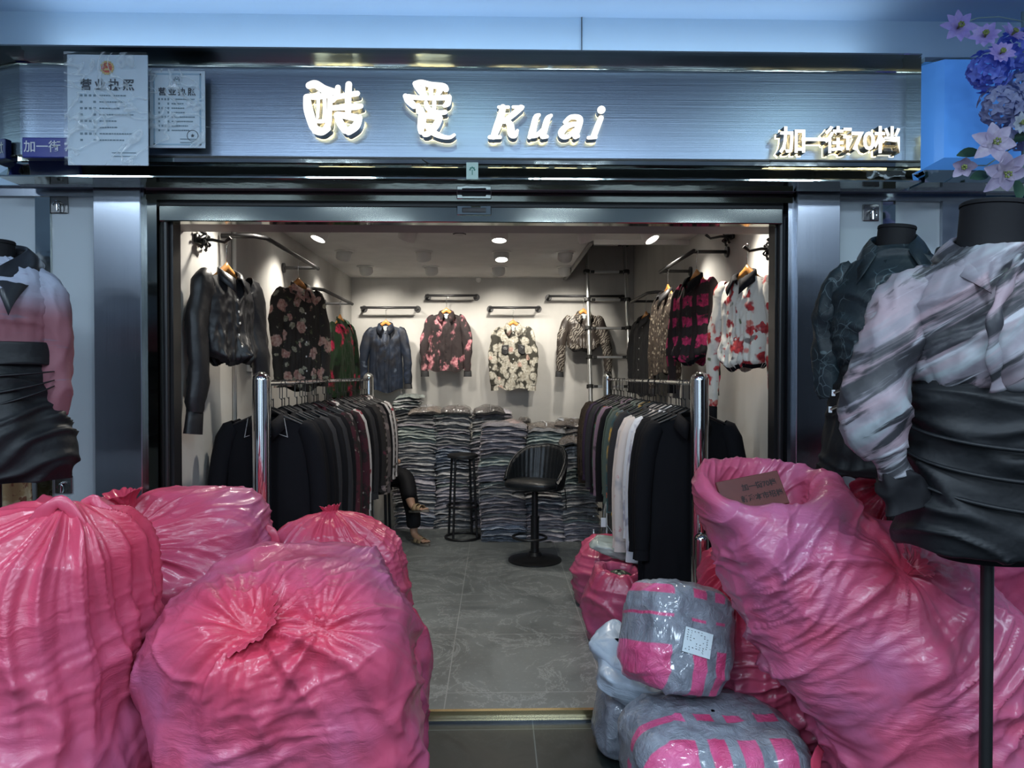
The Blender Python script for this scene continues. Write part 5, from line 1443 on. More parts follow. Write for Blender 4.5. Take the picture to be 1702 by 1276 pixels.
T(MB().grid(Q, closeu=True).build('folded_cloth', fabric('green_dark_print', (.03, .04, .03), [('noise', 30, .58, .03, (.3, .33, .25))]), smooth=True), 'dark green print cloth showing in the small open rose bag', 'cloth')
def soft(name, label, cat, c, h, R, m, seed, amp=.5, ex=3.0, nu=90, nv=60, group=None):
    v = np.linspace(-PI/2, PI/2, nv); rings = []
    e = 2/ex
    Q = np.zeros((nv, nu, 3)); th = np.linspace(0, 2*PI, nu, endpoint=False)
    for j, t in enumerate(v):
        ct = max(1e-3, math.cos(t))**e; st = math.copysign(abs(math.sin(t))**e, math.sin(t))
        Q[j, :, 0] = h[0]*ct*np.sign(np.cos(th))*np.abs(np.cos(th))**e
        Q[j, :, 1] = h[1]*ct*np.sign(np.sin(th))*np.abs(np.sin(th))**e
        Q[j, :, 2] = h[2]*st
    o = seed*9.1
    n_ = Q/np.linalg.norm(Q, axis=2)[..., None]
    W3 = np.stack([pn(Q*6+o), pn(Q*6+o+31), pn(Q*6+o+57)], -1); q = Q+W3*.05
    d = .06*pn(q*5+o)+.025*(ridge(pn(q*9+o+3), 2.4)-.4)+.015*np.abs(pn(q*20+o))
    Q = Q+n_*(d*amp)[..., None]
    b = MB(); b.grid(Q, closeu=True)
    ob = b.build(name, m, smooth=True, loc=c, rot=R, weld=True)
    return T(ob, label, cat, group)
mailer = plastic_pink('pale_blue_mailer_film', (.28, .34, .42), (.34, .41, .49), (.42, .48, .56), rough=.35, transl=0)
clearbag = plastic_pink('clear_grey_film', (.20, .25, .24), (.30, .36, .35), (.42, .48, .47), rough=.2, transl=.1)
soft('mailer_bag', 'crumpled pale grey film bag lying on the rose bag under the rack', 'mailer', (.76, 4.36, .42), (.155, .12, .035), (.1, .25, -.3), clearbag, 31, .6)
soft('mailer_bag', 'upper crumpled pale blue mailer beside the taped parcel', 'mailer', (.50, 2.84, .385), (.085, .12, .04), (.3, -.35, .4), mailer, 32, .9, 5.5)
soft('mailer_bag', 'lower crumpled white mailer wedged on the rear taped parcel', 'mailer', (.55, 2.80, .30), (.12, .11, .05), (.35, .3, -.2), mailer, 33, .9, 5.5)
# taped parcels
def taped(name, bands, seed):
    m = NT(name); m.set(.3, 0, .5); co = m.coord()
    pinkc = m.ramp(m.noise(co, 7, 3).outputs[0], [(.3, (.62, .05, .16)), (.7, (.80, .16, .36))])
    sep = m.n('ShaderNodeSeparateXYZ'); nz = m.noise(co, 4, 2); vm = m.n('ShaderNodeVectorMath', operation='SCALE'); vm.inputs['Scale'].default_value = .03
    ad = m.n('ShaderNodeVectorMath', operation='ADD'); m.l(nz.outputs[1], vm.inputs[0]); m.l(co, ad.inputs[0]); m.l(vm.outputs[0], ad.inputs[1]); m.l(ad.outputs[0], sep.inputs[0])
    f = None
    for ax, c_, w in bands:
        q = m.rng(m.math('ABSOLUTE', m.math('SUBTRACT', sep.outputs[ax], c_+.015)), w+.003, w-.003)
        f = q if f is None else m.math('MAXIMUM', f, q)
    tapec = m.ramp(m.noise(co, 9, 4, .6, 1).outputs[0], [(.3, (.17, .19, .23)), (.7, (.33, .36, .42))])
    m.col(m.mix(f, pinkc, tapec))
    w1 = m.noise(co, 16, 5, .65, 2.5); m.bump(w1.outputs[0], .8, .014)
    m.p.inputs['Coat Weight'].default_value = .7; m.p.inputs['Coat Roughness'].default_value = .1
    return m.mat
tp1 = taped('taped_pink_film_a', [(2, .10, .035), (2, .01, .045), (2, .19, .02), (0, -.06, .035), (0, .05, .02), (0, .17, .06)], 1)
tp2 = taped('taped_pink_film_b', [(1, .12, .14), (1, -.11, .045), (0, .0, .022), (0, .11, .024), (0, .24, .03), (0, -.10, .02), (2, .06, .02)], 2)
tp3 = taped('taped_pink_film_c', [(0, -.1, .09), (1, .0, .04), (2, .03, .03)], 3)
tpar = soft('taped_parcel', 'pink parcel wrapped in grey tape carrying a white address label, top of the parcel heap', 'parcel', (.665, 2.60, .53), (.178, .16, .185), (-.30, .24, .22), tp1, 41, .45, 4.2, 110, 90)
soft('taped_parcel', 'largest grey-taped pink parcel at the front bottom of the heap', 'parcel', (.75, 2.45, .145), (.30, .26, .185), (.04, .02, .06), tp2, 42, .35, 3.6, 120, 90)
soft('taped_parcel', 'grey-taped parcel lowest at the aisle side, mostly behind the largest one', 'parcel', (.56, 2.90, .085), (.155, .16, .135), (.0, .1, .1), tp3, 43, .35, 3.4)
# address label on the top parcel
bpy.context.view_layer.update()
def onto(o, px, py, lift=.013):
    p1 = P(px, py, 4.0); iw = o.matrix_world.inverted(); o0 = Vector((0, 0, CAMZ)); l0 = iw @ o0; l1 = iw @ p1
    hit, loc_, nr, _ = o.ray_cast(l0, (l1-l0).normalized())
    w_ = o.matrix_world @ loc_ if hit else P(px, py, 2.5)
    return w_+(o0-w_).normalized()*lift
a, b_, c_, d_ = onto(tpar, 1133, 1040), onto(tpar, 1177, 1054), onto(tpar, 1188, 1096), onto(tpar, 1141, 1082)
lr = empty('address_label', (a+b_+c_+d_)/4, 0, 'white printed address label stuck on the taped parcel', 'label')
ex_ = ((b_-a)+(c_-d_))/2; ez_ = ((a-d_)+(b_-c_))/2
Rl = Matrix((ex_.normalized(), (-(ex_.cross(ez_))).normalized()*1, (ez_-ex_.normalized()*ez_.dot(ex_.normalized())).normalized())).transposed()
lr.rotation_mode = 'QUATERNION'; lr.rotation_quaternion = Rl.to_quaternion()
MB().box((0, 0, 0), (ex_.length/2, .0015, ez_.length/2), 0, None, .0004).build('label_sheet', mat('label_paper', (.66, .76, .80), .4), lr)
b = MB(); rr_ = random.Random(8)
s_ = -1
for i in range(7):
    for j in range(9):
        if rr_.random() < .62:
            x = -ex_.length/2*.8+i*ex_.length*.12; z = ez_.length/2*.8-j*ez_.length*.095
            y0 = -.0022
            for q in range(3): b.box((x+rr_.uniform(-.002, .002), y0, z+rr_.uniform(-.0018, .0018)), (rr_.uniform(.0008, .0024), .0004, .0006))
b.build('print', BLK, lr)
# cardboard sign in the bag mouth
c = P(1250, 819, 2.32)
cs = empty('cardboard_sign', c, 0, 'brown cardboard sign with dark writing stuck in the open pink bag', 'sign')
cs.rotation_euler = (D2(-28), D2(-10), D2(4))
brown = mat('brown_card', (.115, .026, .022), .55, var=.15, vscale=10)
MB().box((0, 0, 0), (.108, .004, .058), 0, None, .002).build('card', brown, cs)
DB = mat('dark_writing', (.02, .008, .008), .7)
text_obj('writing', '加一街70档', .024, DB, cs, (.030, -.0048, .020), offset=.0007)
text_obj('writing', '新盛本市招档', .024, DB, cs, (.028, -.0048, -.018), offset=.0007)

# ------------------------------------------------------------------ mannequins
def torso(parent, name, rings, matl, seed=0, amp=.006, folds=(0, 0), nu=96, nv=80, ex=2.1, dirr=None, vert=0):
    t = np.linspace(0, 1, nv); Rg = cat_interp(rings, t); th = np.linspace(0, 2*PI, nu, endpoint=False)
    c, s = np.cos(th), np.sin(th); e = 2/ex
    Q = np.zeros((nv, nu, 3))
    Q[..., 0] = Rg[:, 0:1]+Rg[:, 3:4]*(np.sign(c)*np.abs(c)**e)[None]; Q[..., 1] = Rg[:, 1:2]+Rg[:, 4:5]*(np.sign(s)*np.abs(s)**e)[None]; Q[..., 2] = Rg[:, 2:3]
    N = normals(Q); cen = np.stack([Rg[:, 0:1]+0*Q[..., 0], Rg[:, 1:2]+0*Q[..., 0], Q[..., 2]], -1)
    if ((Q-cen)*N).sum() < 0: N = -N
    o = seed*5.3; W3 = np.stack([pn(Q*5+o), pn(Q*5+o+31), pn(Q*5+o+57)], -1)*.05; q = Q+W3
    zz = q[..., 2]+folds[0]*q[..., 0]+folds[1]*q[..., 1]
    d = amp*(1.6*pn(q*6+o)+1.5*ridge(pn(np.stack([q[..., 0]*3+o, q[..., 1]*3, zz*16], -1)), 2.4))
    if vert: d += vert*ridge(pn(np.stack([np.cos(th)[None]*5+0*zz+o, np.sin(th)[None]*5+0*zz, zz*2.5], -1)), 2.2)
    Q = Q+N*d[..., None]
    b = MB(); b.grid(Q, closeu=True); b.add([tuple(p) for p in Q[0]], [list(range(nu))]); b.add([tuple(p) for p in Q[-1]], [list(range(nu))])
    return b.build(name, matl, parent, smooth=True, weld=True)
def arm(parent, name, pts, rad, matl, seed, n=40, amp=.18, flat=.85):
    cc = cat_interp([tuple(p)+(q,) for p, q in zip(pts, rad)], np.linspace(0, 1, n))
    b = MB(); b.tube([tuple(p[:3]) for p in cc], list(cc[:, 3]), 36, flat=flat, ref=(0, 1, 0), caps=True)
    v = np.array(b.v); ce = np.repeat(cc[:, :3], 36, 0); d = v-ce
    q = v*12+seed*3.7; am = 1+amp*pn(q*.7)+amp*1.1*(ridge(pn(np.stack([v[:, 0]*18, v[:, 1]*18, v[:, 2]*7+seed], 1)), 2.3)-.4)
    b.v = [tuple(x) for x in ce+d*am[:, None]]
    return b.build(name, matl, parent, smooth=True)
dummyblk = fabric('black_velvet', (.008, .008, .010), rough=.7, spec=.2, bump=.1)
skirtblk = fabric('black_skirt_cloth', (.008, .009, .011), rough=.5, spec=.3, bump=.2)
def neck(parent, z, r, tilt=0, h=.10):
    b = MB(); R = Matrix.Rotation(tilt, 3, 'Y')
    b.lathe([(r*1.12, -.02), (r*.98, .03), (r, h-.004), (r*.97, h)], (0, 0, z), 32, 0, R, .92); b.build('neck_block', dummyblk, parent, smooth=.5)
    b = MB(); b.lathe([(r*1.03, h), (r*1.03, h+.008), (r*.98, h+.012)], (0, 0, z), 32, 0, R, .92); b.build('neck_cap', dummyblk, parent, smooth=.4)
def shirt_collar(parent, z, rx, ry, matl, drop=.07, wid=.06, stand=.03, openf=155, tip=.03, thick=.003):
    nth = 41; Q = np.zeros((5, nth, 3))
    for i in range(nth):
        th = math.radians(-openf+2*openf*i/(nth-1)); a = abs(th)/math.radians(openf); fx, fy_ = math.sin(th), math.cos(th)
        zb = z-drop*a**2
        Q[0, i] = (rx*fx, ry*fy_, zb); Q[1, i] = (rx*.95*fx, ry*.95*fy_, zb+stand)
        Q[2, i] = (rx*1.03*fx, ry*1.03*fy_-.002, zb+stand+.002)
        k = .045+(wid+tip-.03)*a**3; sg = math.copysign(1, fx)
        Q[3, i] = (rx*1.32*fx+sg*.02*a**6, ry*1.28*fy_-.032*a**4, zb+stand-k*.42)
        Q[4, i] = (rx*1.55*fx+sg*(.018+tip*.8)*a**6, ry*1.45*fy_-.068*a**4, zb+stand-k)
    o = MB().grid(Q).build('collar', matl, parent, smooth=True, flip=False); o.modifiers.new('thickness', 'SOLIDIFY').thickness = thick
    return o
def stand_(parent, ztop, x=0, y=0, rb=.15):
    MB().tube([(x, y, .0), (x, y, ztop)], .016, 18).build('pole', M['black_metal'], parent, smooth=.8)
    MB().lathe([(rb, .0), (rb, .008), (.03, .03), (.02, .05)], (x, y, 0), 36).build('stand_base', M['black_metal'], parent, smooth=.5)
    b = MB(); b.tube([(x+.015, y, .47), (x+.06, y, .46)], .007, 8); b.lathe([(.016, -.012), (.016, .012)], (x+.065, y, .46), 12, 0, Matrix.Rotation(PI/2, 3, 'Y')); b.build('height_knob', M['black_metal'], parent, smooth=.8)

# M2: swirl blouse, ruched black skirt
swirl = fabric('grey_swirl_print', (.20, .18, .21), [
    ('noise', 4, .52, .10, (.27, .31, .33), dict(stretch=(.3, .5, 1.8), rot=(0, .62, 0), dist=1.2, detail=3)),
    ('noise', 5, .56, .10, (.30, .22, .25), dict(stretch=(.25, .5, 1.8), rot=(0, .66, .3), dist=1.2, detail=3)),
    ('noise', 4.2, .53, .04, (.035, .035, .042), dict(stretch=(.22, .5, 2.0), rot=(0, .58, 0), dist=1.0, detail=5)),
    ('noise', 9, .60, .04, (.03, .03, .035), dict(stretch=(.14, .5, 2.2), rot=(0, .62, 0), dist=.8, detail=5)),
    ('noise', 12, .62, .05, (.42, .42, .46), dict(stretch=(.14, .5, 2.2), rot=(0, .6, .2), dist=.6, detail=4))], rough=.45, bump=.2)
m2 = empty('mannequin', (1.31, 1.86, ZO), D2(-12), 'black headless dress form on a pole at the far right front', 'mannequin')
neck(m2, 1.85, .083, .10, .13)
torso(m2, 'form_body', [(0, 0, 1.05, .12, .09), (0, 0, 1.12, .155, .10), (0, 0, 1.3, .14, .09), (0, 0, 1.48, .12, .08), (0, 0, 1.6, .15, .10), (0, 0, 1.75, .14, .08), (0, 0, 1.84, .08, .07), (0, 0, 1.87, .06, .06)], dummyblk, 1, .0)
stand_(m2, 1.07)
bl = empty('blouse', (1.31, 1.86, ZO), D2(-12), 'grey and mauve swirl-print draped blouse on the right front mannequin', 'blouse')
torso(bl, 'body', [(0, 0, 1.50, .155, .125), (0, -.01, 1.515, .185, .15), (0, -.01, 1.57, .21, .165), (0, 0, 1.65, .215, .16), (0, 0, 1.73, .21, .145), (0, 0, 1.79, .175, .118), (0, 0, 1.835, .13, .095), (0, 0, 1.87, .095, .085)], swirl, 2, .010, (-.9, .1), vert=.006)
shirt_collar(bl, 1.90, .090, .084, swirl, .10, .06, .022, 160, .01)
b = MB()
cc = cat_interp([(.03, -.11, 1.83), (-.03, -.165, 1.77), (-.075, -.205, 1.68), (-.08, -.21, 1.59), (-.06, -.185, 1.50)], np.linspace(0, 1, 30))
b.tube([tuple(p) for p in cc], [.016+.005*math.sin(k*.9) for k in range(30)], 12, flat=.5, ref=(0, 1, 0)); b.build('twisted_drape', swirl, bl, smooth=True)
arm(bl, 'sleeve', [(-.12, 0, 1.78), (-.195, -.01, 1.745), (-.245, -.03, 1.65), (-.285, -.05, 1.54), (-.305, -.07, 1.42), (-.275, -.08, 1.33)], [.055, .075, .078, .082, .088, .055], swirl, 3)
arm(bl, 'sleeve', [(.12, 0, 1.78), (.195, -.01, 1.745), (.245, -.03, 1.65), (.285, -.05, 1.54), (.305, -.07, 1.42), (.275, -.08, 1.33)], [.055, .075, .078, .082, .088, .055], swirl, 4)
arm(bl, 'cuff', [(-.275, -.08, 1.345), (-.262, -.08, 1.31), (-.25, -.08, 1.275)], [.05, .040, .044], swirl, 6, 14, .1)
arm(bl, 'cuff', [(.275, -.08, 1.345), (.262, -.08, 1.31), (.25, -.08, 1.275)], [.05, .040, .044], swirl, 6, 14, .1)
arm(bl, 'cuff_ruffle', [(-.252, -.08, 1.29), (-.240, -.08, 1.24), (-.225, -.08, 1.19)], [.035, .050, .058], dummyblk, 7, 24, .5)
sk = empty('skirt', (1.31, 1.86, ZO), D2(-12), 'black ruched wrap skirt on the right front mannequin', 'skirt')
torso(sk, 'skirt_body', [(0, 0, 1.085, .215, .155), (0, 0, 1.10, .222, .162), (0, 0, 1.20, .222, .165), (0, 0, 1.32, .212, .16), (0, 0, 1.46, .188, .145), (0, 0, 1.51, .178, .138)], skirtblk, 5, .012, (.35, 0))
torso(sk, 'waistband', [(0, 0, 1.475, .190, .147), (0, 0, 1.48, .194, .151), (0, 0, 1.525, .188, .145), (0, 0, 1.53, .184, .142)], skirtblk, 5, .002)
b = MB()
for k, (z0, z1) in enumerate(((1.42, 1.35), (1.35, 1.27), (1.29, 1.19))):
    pts = [(.225*math.sin(a), -.175*math.cos(a)-.002, z0+(z1-z0)*((a+1.5)/2.6)**.8-.02*math.sin((a+1.5)*1.2)) for a in np.linspace(-1.5, 1.1, 24)]
    b.tube(pts, [.004+.006*math.sin(PI*q/23) for q in range(24)], 8, flat=.6, ref=(0, 0, 1))
b.build('ruche_fold', skirtblk, sk, smooth=True)

Q = np.zeros((12, 30, 3))
for j in range(12):
    for i in range(30):
        u, v = i/29, j/11; Q[j, i] = (u*.16-.08, -.012*ridge(np.array(float(pn(np.array([u*7, v*5, 2.])))))-.004, -.03*v-.006*math.sin(u*14))
T(MB().grid(Q).build('film_scrap', FILM, smooth=True, loc=P(1470, 284, 2.875)), 'crumpled clear film scrap taped at the lower right corner of the sign', 'film')
# M1: teal-black blouse and zip skirt
teal = fabric('dark_teal_crackle', (.012, .020, .026), [('noise', 5, .55, .12, (.018, .030, .038)), ('edge', 10, .014, .014, (.09, .125, .14), dict(warp=.35, wscale=5, mask=.46)), ('edge', 18, .010, .012, (.06, .09, .10), dict(warp=.35, wscale=6, mask=.5, mscale=7))], rough=.5, bump=.3)
X1, Y1 = P(1482, 800, 2.55).x, 2.55
m1 = empty('mannequin', (X1, Y1, ZO), D2(-30), 'black headless dress form on a pole behind the right pink bags', 'mannequin')
neck(m1, 1.93, .062, .12, .09)
torso(m1, 'form_body', [(0, 0, 1.24, .10, .08), (0, 0, 1.3, .15, .10), (0, 0, 1.5, .13, .09), (0, 0, 1.7, .15, .10), (0, 0, 1.86, .13, .07), (0, 0, 1.93, .06, .055), (0, 0, 1.95, .05, .05)], dummyblk, 11, 0)
stand_(m1, 1.26, rb=.07)
bl = empty('blouse', (X1, Y1, ZO), D2(-30), 'dark teal crackle-print blouse on the mannequin behind the pink bags', 'blouse')
torso(bl, 'body', [(0, 0, 1.53, .15, .12), (0, -.01, 1.55, .175, .14), (0, -.01, 1.61, .195, .155), (0, 0, 1.72, .195, .15), (0, 0, 1.82, .19, .135), (0, 0, 1.89, .155, .10), (0, 0, 1.93, .11, .08), (0, 0, 1.96, .07, .068)], teal, 12, .008, (.4, .1))
shirt_collar(bl, 1.985, .075, .072, teal, .07, .07, .03, 150, .045)
arm(bl, 'sleeve', [(.12, 0, 1.88), (.19, 0, 1.86), (.245, -.01, 1.77), (.27, -.02, 1.66), (.28, -.03, 1.5), (.27, -.03, 1.4)], [.06, .085, .09, .085, .075, .05], teal, 13)
arm(bl, 'sleeve', [(-.12, 0, 1.88), (-.17, 0, 1.84), (-.20, .01, 1.75), (-.215, .02, 1.64), (-.21, .02, 1.5), (-.20, .02, 1.42)], [.05, .06, .065, .062, .06, .045], teal, 14)
b = MB(); b.tube([(-.02, -.09, 1.90), (-.03, -.155, 1.80), (-.035, -.17, 1.68), (-.035, -.165, 1.56)], .012, 8, flat=.3, ref=(0, 1, 0)); b.build('placket', teal, bl, smooth=True)
sk = empty('skirt', (X1, Y1, ZO), D2(-30), 'black flared skirt with silver zips on the mannequin behind the pink bags', 'skirt')
torso(sk, 'skirt_body', [(0, 0, 1.16, .235, .18), (0, 0, 1.17, .24, .185), (0, 0, 1.30, .215, .165), (0, 0, 1.42, .19, .145), (0, 0, 1.53, .165, .125), (0, 0, 1.57, .16, .12)], skirtblk, 15, .006, (.1, 0), vert=.012)
sil = mat('silver_zip', (.75, .76, .78), .22, 1.0)
for pts in ([(-.06, -.13, 1.55), (-.065, -.152, 1.45), (-.075, -.168, 1.34)], [(-.19, -.065, 1.44), (-.165, -.10, 1.45), (-.14, -.125, 1.46)], [(-.20, -.07, 1.38), (-.18, -.10, 1.39), (-.155, -.13, 1.40)], [(.03, -.168, 1.405), (.07, -.16, 1.40), (.115, -.145, 1.385)]):
    b = MB(); b.tube(pts, .006, 8, flat=.6, ref=(0, 1, 0)); p = Vector(pts[0]); b.box(p, (.006, .005, .011)); b.build('zip', sil, sk, smooth=.6)

for o_ in (m1, bl, sk): o_.scale = (1, 1, 1.022)
# M0: ombre blouse and black skirt, left edge
omb = fabric('blue_mauve_ombre', (.30, .33, .42), [('grad', 1, 1.86, 1.72, (.22, .09, .11)), ('noise', 40, .66, .08, (.17, .12, .16), dict(stretch=(.2, .3, 2)))], rough=.7, bump=.2)
X0, Y0 = P(-6, 800, 2.5).x, 2.50
m0 = empty('mannequin', (X0, Y0, ZO), D2(10), 'black headless dress form cut by the left edge of the picture', 'mannequin')
neck(m0, 1.90, .062, 0, .09)
torso(m0, 'form_body', [(0, 0, 1.24, .10, .08), (0, 0, 1.3, .15, .10), (0, 0, 1.5, .13, .09), (0, 0, 1.7, .15, .10), (0, 0, 1.84, .13, .07), (0, 0, 1.9, .06, .055), (0, 0, 1.92, .05, .05)], dummyblk, 21, 0)
stand_(m0, 1.26)
bl = empty('blouse', (X0, Y0, ZO), D2(10), 'pale blue to mauve ombre blouse with black collar on the left mannequin', 'blouse')
torso(bl, 'body', [(0, 0, 1.58, .145, .115), (0, 0, 1.62, .17, .13), (0, 0, 1.72, .180, .145), (0, 0, 1.82, .175, .13), (0, 0, 1.88, .150, .10), (0, 0, 1.91, .11, .08), (0, 0, 1.94, .07, .068)], omb, 22, .006, (.1, .1), vert=.005)
shirt_collar(bl, 1.972, .098, .085, mat('black_satin_collar', (.015, .017, .022), .35), .11, .085, .03, 158, .06)
arm(bl, 'sleeve', [(.10, 0, 1.86), (.155, 0, 1.83), (.180, 0, 1.72), (.187, 0, 1.6), (.19, 0, 1.48), (.185, 0, 1.40)], [.05, .060, .058, .055, .052, .040], omb, 23)
arm(bl, 'sleeve', [(-.10, 0, 1.86), (-.155, 0, 1.83), (-.180, 0, 1.72), (-.187, 0, 1.6), (-.19, 0, 1.48), (-.185, 0, 1.40)], [.05, .060, .058, .055, .052, .040], omb, 24)
for k in range(4):
    MB().lathe([(.009, 0), (.009, .004)], (-.005, -.152-.004*math.sin(k), 1.84-.075*k), 14, 0, Matrix.Rotation(PI/2, 3, 'X')).build('button', blackb, bl)
sk = empty('skirt', (X0, Y0, ZO), D2(10), 'black satin wrap skirt with draped folds on the left mannequin', 'skirt')
torso(sk, 'skirt_body', [(0, 0, 1.18, .215, .17), (0, 0, 1.20, .22, .175), (.015, 0, 1.30, .235, .175), (0, 0, 1.42, .20, .16), (0, 0, 1.55, .172, .135), (0, 0, 1.63, .165, .125)], skirtblk, 25, .012, (-.35, 0))
torso(sk, 'waistband', [(0, 0, 1.575, .190, .150), (0, 0, 1.58, .194, .153), (0, 0, 1.64, .186, .152), (0, 0, 1.65, .180, .148)], skirtblk, 5, .002)
b = MB()
for k, (z0, z1) in enumerate(((1.52, 1.55), (1.44, 1.52), (1.38, 1.50))):
    pts = [(.20*math.sin(a)+.01, -.155*math.cos(a)-.006, z0+(z1-z0)*((a+.6)/1.9)) for a in np.linspace(-.6, 1.3, 18)]
    b.tube(pts, [.003+.006*math.sin(PI*q/17) for q in range(18)], 8, flat=.6, ref=(0, 0, 1))
b.build('ruche_fold', skirtblk, sk, smooth=True)
# orange patterned cloth hanging below at the left edge
Q = np.zeros((30, 30, 3)); 
for j in range(30):
    for i in range(30):
        u, v = i/29-.5, j/29
        Q[j, i] = ((.30+.06*v)*u, .03*math.sin(u*16+v)+.01*math.sin(u*37), .42-.42*v-.015*math.sin(u*9))
hc = MB().grid(Q).build('patterned_skirt', fabric('ochre_print', (.30, .20, .10), [('noise', 12, .55, .06, (.45, .35, .22)), ('noise', 25, .62, .04, (.18, .07, .04))]), smooth=True, loc=(P(-18, 800, 3.0).x, 2.98, .93))
hc.modifiers.new('thickness', 'SOLIDIFY').thickness = .006
T(hc, 'ochre patterned skirt hanging low behind the left mannequin', 'skirt')

# wall hooks with steel plates
for k, (px, py, lab) in enumerate(((98, 340, 'steel plate hook high on the pale panel left of the shop'), (105, 806, 'steel plate hook low on the pale panel left of the shop'), (1448, 353, 'steel plate hook on the pale panel right of the shop'))):
    c = P(px, py, WALLY); c.y = WALLY+.008
    r = empty('wall_hook', c, 0, lab, 'hook')
    MB().box((0, -.004, 0), (.036, .004, .036), 0, None, .002).build('back_plate', mat('hook_plate', (.22, .22, .22), .25, 1.0), r)
    b = MB(); b.lathe([(.008, -.0), (.006, .02)], (0, -.008, .008), 12, 0, Matrix.Rotation(PI/2, 3, 'X'))
    b.tube([(0, -.022, .012)]+[(.014*math.sin(a)+.0, -.024-.006*math.sin(a/2), -.012-.020*math.cos(a)*1.0) for a in np.linspace(0, 4.6, 12)], .0028, 7); b.build('hook', M['chrome'], r, smooth=.8)

# ------------------------------------------------------------------ neighbour's blue sign box and flowers
a, b_ = P(1534, 100, 2.92), P(1702, 284, 2.92)
nb_ = empty('neighbour_sign', (a.x, 3.0, b_.z), 0, 'blank bright blue sign box of the shop next door', 'sign')
blue = mat('blue_acrylic', (.12, .36, .88), .25, var=.06, vscale=2)
w = 1.3; h = a.z-b_.z
b = MB(); v = [(0, .0, 0), (0, .0, h), (.085, -.09, h-.0), (.085, -.09, .05), (w, -.09, .05), (w, -.09, h), (w, .0, h), (w, .0, 0), (0, .06, 0), (0, .06, h), (w, .06, h), (w, .06, 0)]
b.add(v, [(0, 3, 2, 1), (3, 4, 5, 2), (4, 7, 6, 5), (0, 7, 4, 3), (1, 2, 5, 6), (0, 1, 9, 8), (8, 9, 10, 11), (1, 6, 10, 9), (6, 7, 11, 10), (0, 8, 11, 7)])
bb2 = blue.node_tree.nodes['Principled BSDF']; bb2.inputs['Emission Color'].default_value = (.08, .30, .85, 1); bb2.inputs['Emission Strength'].default_value = .32
b.build('box', blue, nb_)
b = MB(); b.bb((0.02, -.06, h+.002), (w, .03, h+.022)); b.bb((.0, -.10, -.055), (w, .03, -.004)); b.build('frame_rail', M['mirror_wavy'], nb_)

fl = empty('flower_garland', P(1680, 160, 2.75), 0, 'hanging bunch of blue and purple artificial flowers by the blue sign', 'flowers')
fo = Vector(fl.location)
def petalm(name, c1, c2, tip):
    m = NT(name); m.set(.55, 0, .3); co = m.coord(); a = m.noise(co, 40, 3)
    m.col(m.ramp(a.outputs[0], [(.3, c1), (.6, c2), (.8, tip)])); m.bump(m.noise(co, 90, 2).outputs[0], .3, .003)
    tr = m.n('ShaderNodeBsdfTranslucent'); tr.inputs[0].default_value = tuple(c2)+(1,); mx = m.n('ShaderNodeMixShader'); mx.inputs[0].default_value = .25
    m.l(m.p.outputs[0], mx.inputs[1]); m.l(tr.outputs[0], mx.inputs[2]); m.l(mx.outputs[0], m.out.inputs[0]); return m.mat
PB = petalm('blue_petal', (.14, .19, .75), (.22, .29, .86), (.5, .5, .95)); PV = petalm('violet_petal', (.44, .34, .85), (.58, .46, .92), (.8, .72, .98)); PL = petalm('lilac_petal', (.46, .38, .58), (.60, .52, .70), (.76, .70, .82)); PG = petalm('grey_blue_petal', (.22, .25, .48), (.36, .38, .60), (.52, .54, .70)); PW = petalm('pale_petal', (.50, .54, .66), (.60, .64, .74), (.7, .72, .8))
LEAF = mat('dark_leaf', (.03, .08, .05), .5)
def petal(b, c, d, up, L, w, curl, mi=0):
    d = Vector(d).normalized(); s = d.cross(Vector(up)); s = s.normalized() if s.length > 1e-4 else Vector((1, 0, 0)); u = s.cross(d).normalized()
    n = 6; Q = np.zeros((n, 5, 3))
    for i in range(n):
        t = i/(n-1); ww = w*math.sin(PI*min(1, .12+.86*t))**.8
        for j in range(5):
            k = (j-2)/2
            Q[i, j] = Vector(c)+d*(L*t)+s*(ww*k)+u*(curl*L*t*t+.25*ww*k*k)
    b.add(*(lambda g: (g.reshape(-1, 3), [(p*5+q, p*5+q+1, (p+1)*5+q+1, (p+1)*5+q) for p in range(n-1) for q in range(4)]))(Q), mi)
rf = random.Random(12)
def lily(px, py, Y, face, L, w, n, m, curl=-.25, label=None):
    c = P(px, py, Y)-fo; face = Vector(face).normalized(); b = MB()
    t = face.orthogonal().normalized(); bb_ = face.cross(t)
    for k in range(n):
        a = 2*PI*k/n+rf.uniform(-.15, .15); d = (t*math.cos(a)+bb_*math.sin(a))*1.0+face*.45
        petal(b, c, d, face, L*rf.uniform(.85, 1.1), w, curl)
    for k in range(6):
        a = 2*PI*k/6; e = c+face*L*.45+(t*math.cos(a)+bb_*math.sin(a))*L*.12; b.tube([c, e], .0015, 5, 1); b.box(e, (.003, .003, .004), 1)
    o = b.build('flower', [m, mat('stamen', (.25, .3, .1), .6)], fl, smooth=True)
    if label: o['label'] = label
def pom(px, py, Y, R, n, m, L, w, label):
    c = P(px, py, Y)-fo; b = MB()
    for k in range(n):
        z = 1-2*(k+.5)/n; ph = k*2.39996; rr = math.sqrt(max(0, 1-z*z)); d = Vector((rr*math.cos(ph), rr*math.sin(ph), z))
        if d.y > .35: continue
        cc = c+d*R*rf.uniform(.6, 1)
        t = d.orthogonal().normalized(); s = d.cross(t); a0 = rf.random()*6
        for q in range(4):
            a = a0+q*PI/2; petal(b, cc, (t*math.cos(a)+s*math.sin(a))+d*.35, d, L*rf.uniform(.8, 1.2), w, -.2)
    o = b.build('flower', m, fl, smooth=True); o['label'] = label
lily(1591, 48, 2.72, (-.1, -.9, .1), .068, .018, 8, PV, -.2, 'lone lilac star flower on an arching stem')
pom(1640, 120, 2.74, .085, 70, PB, .028, .010, 'blue hydrangea head')
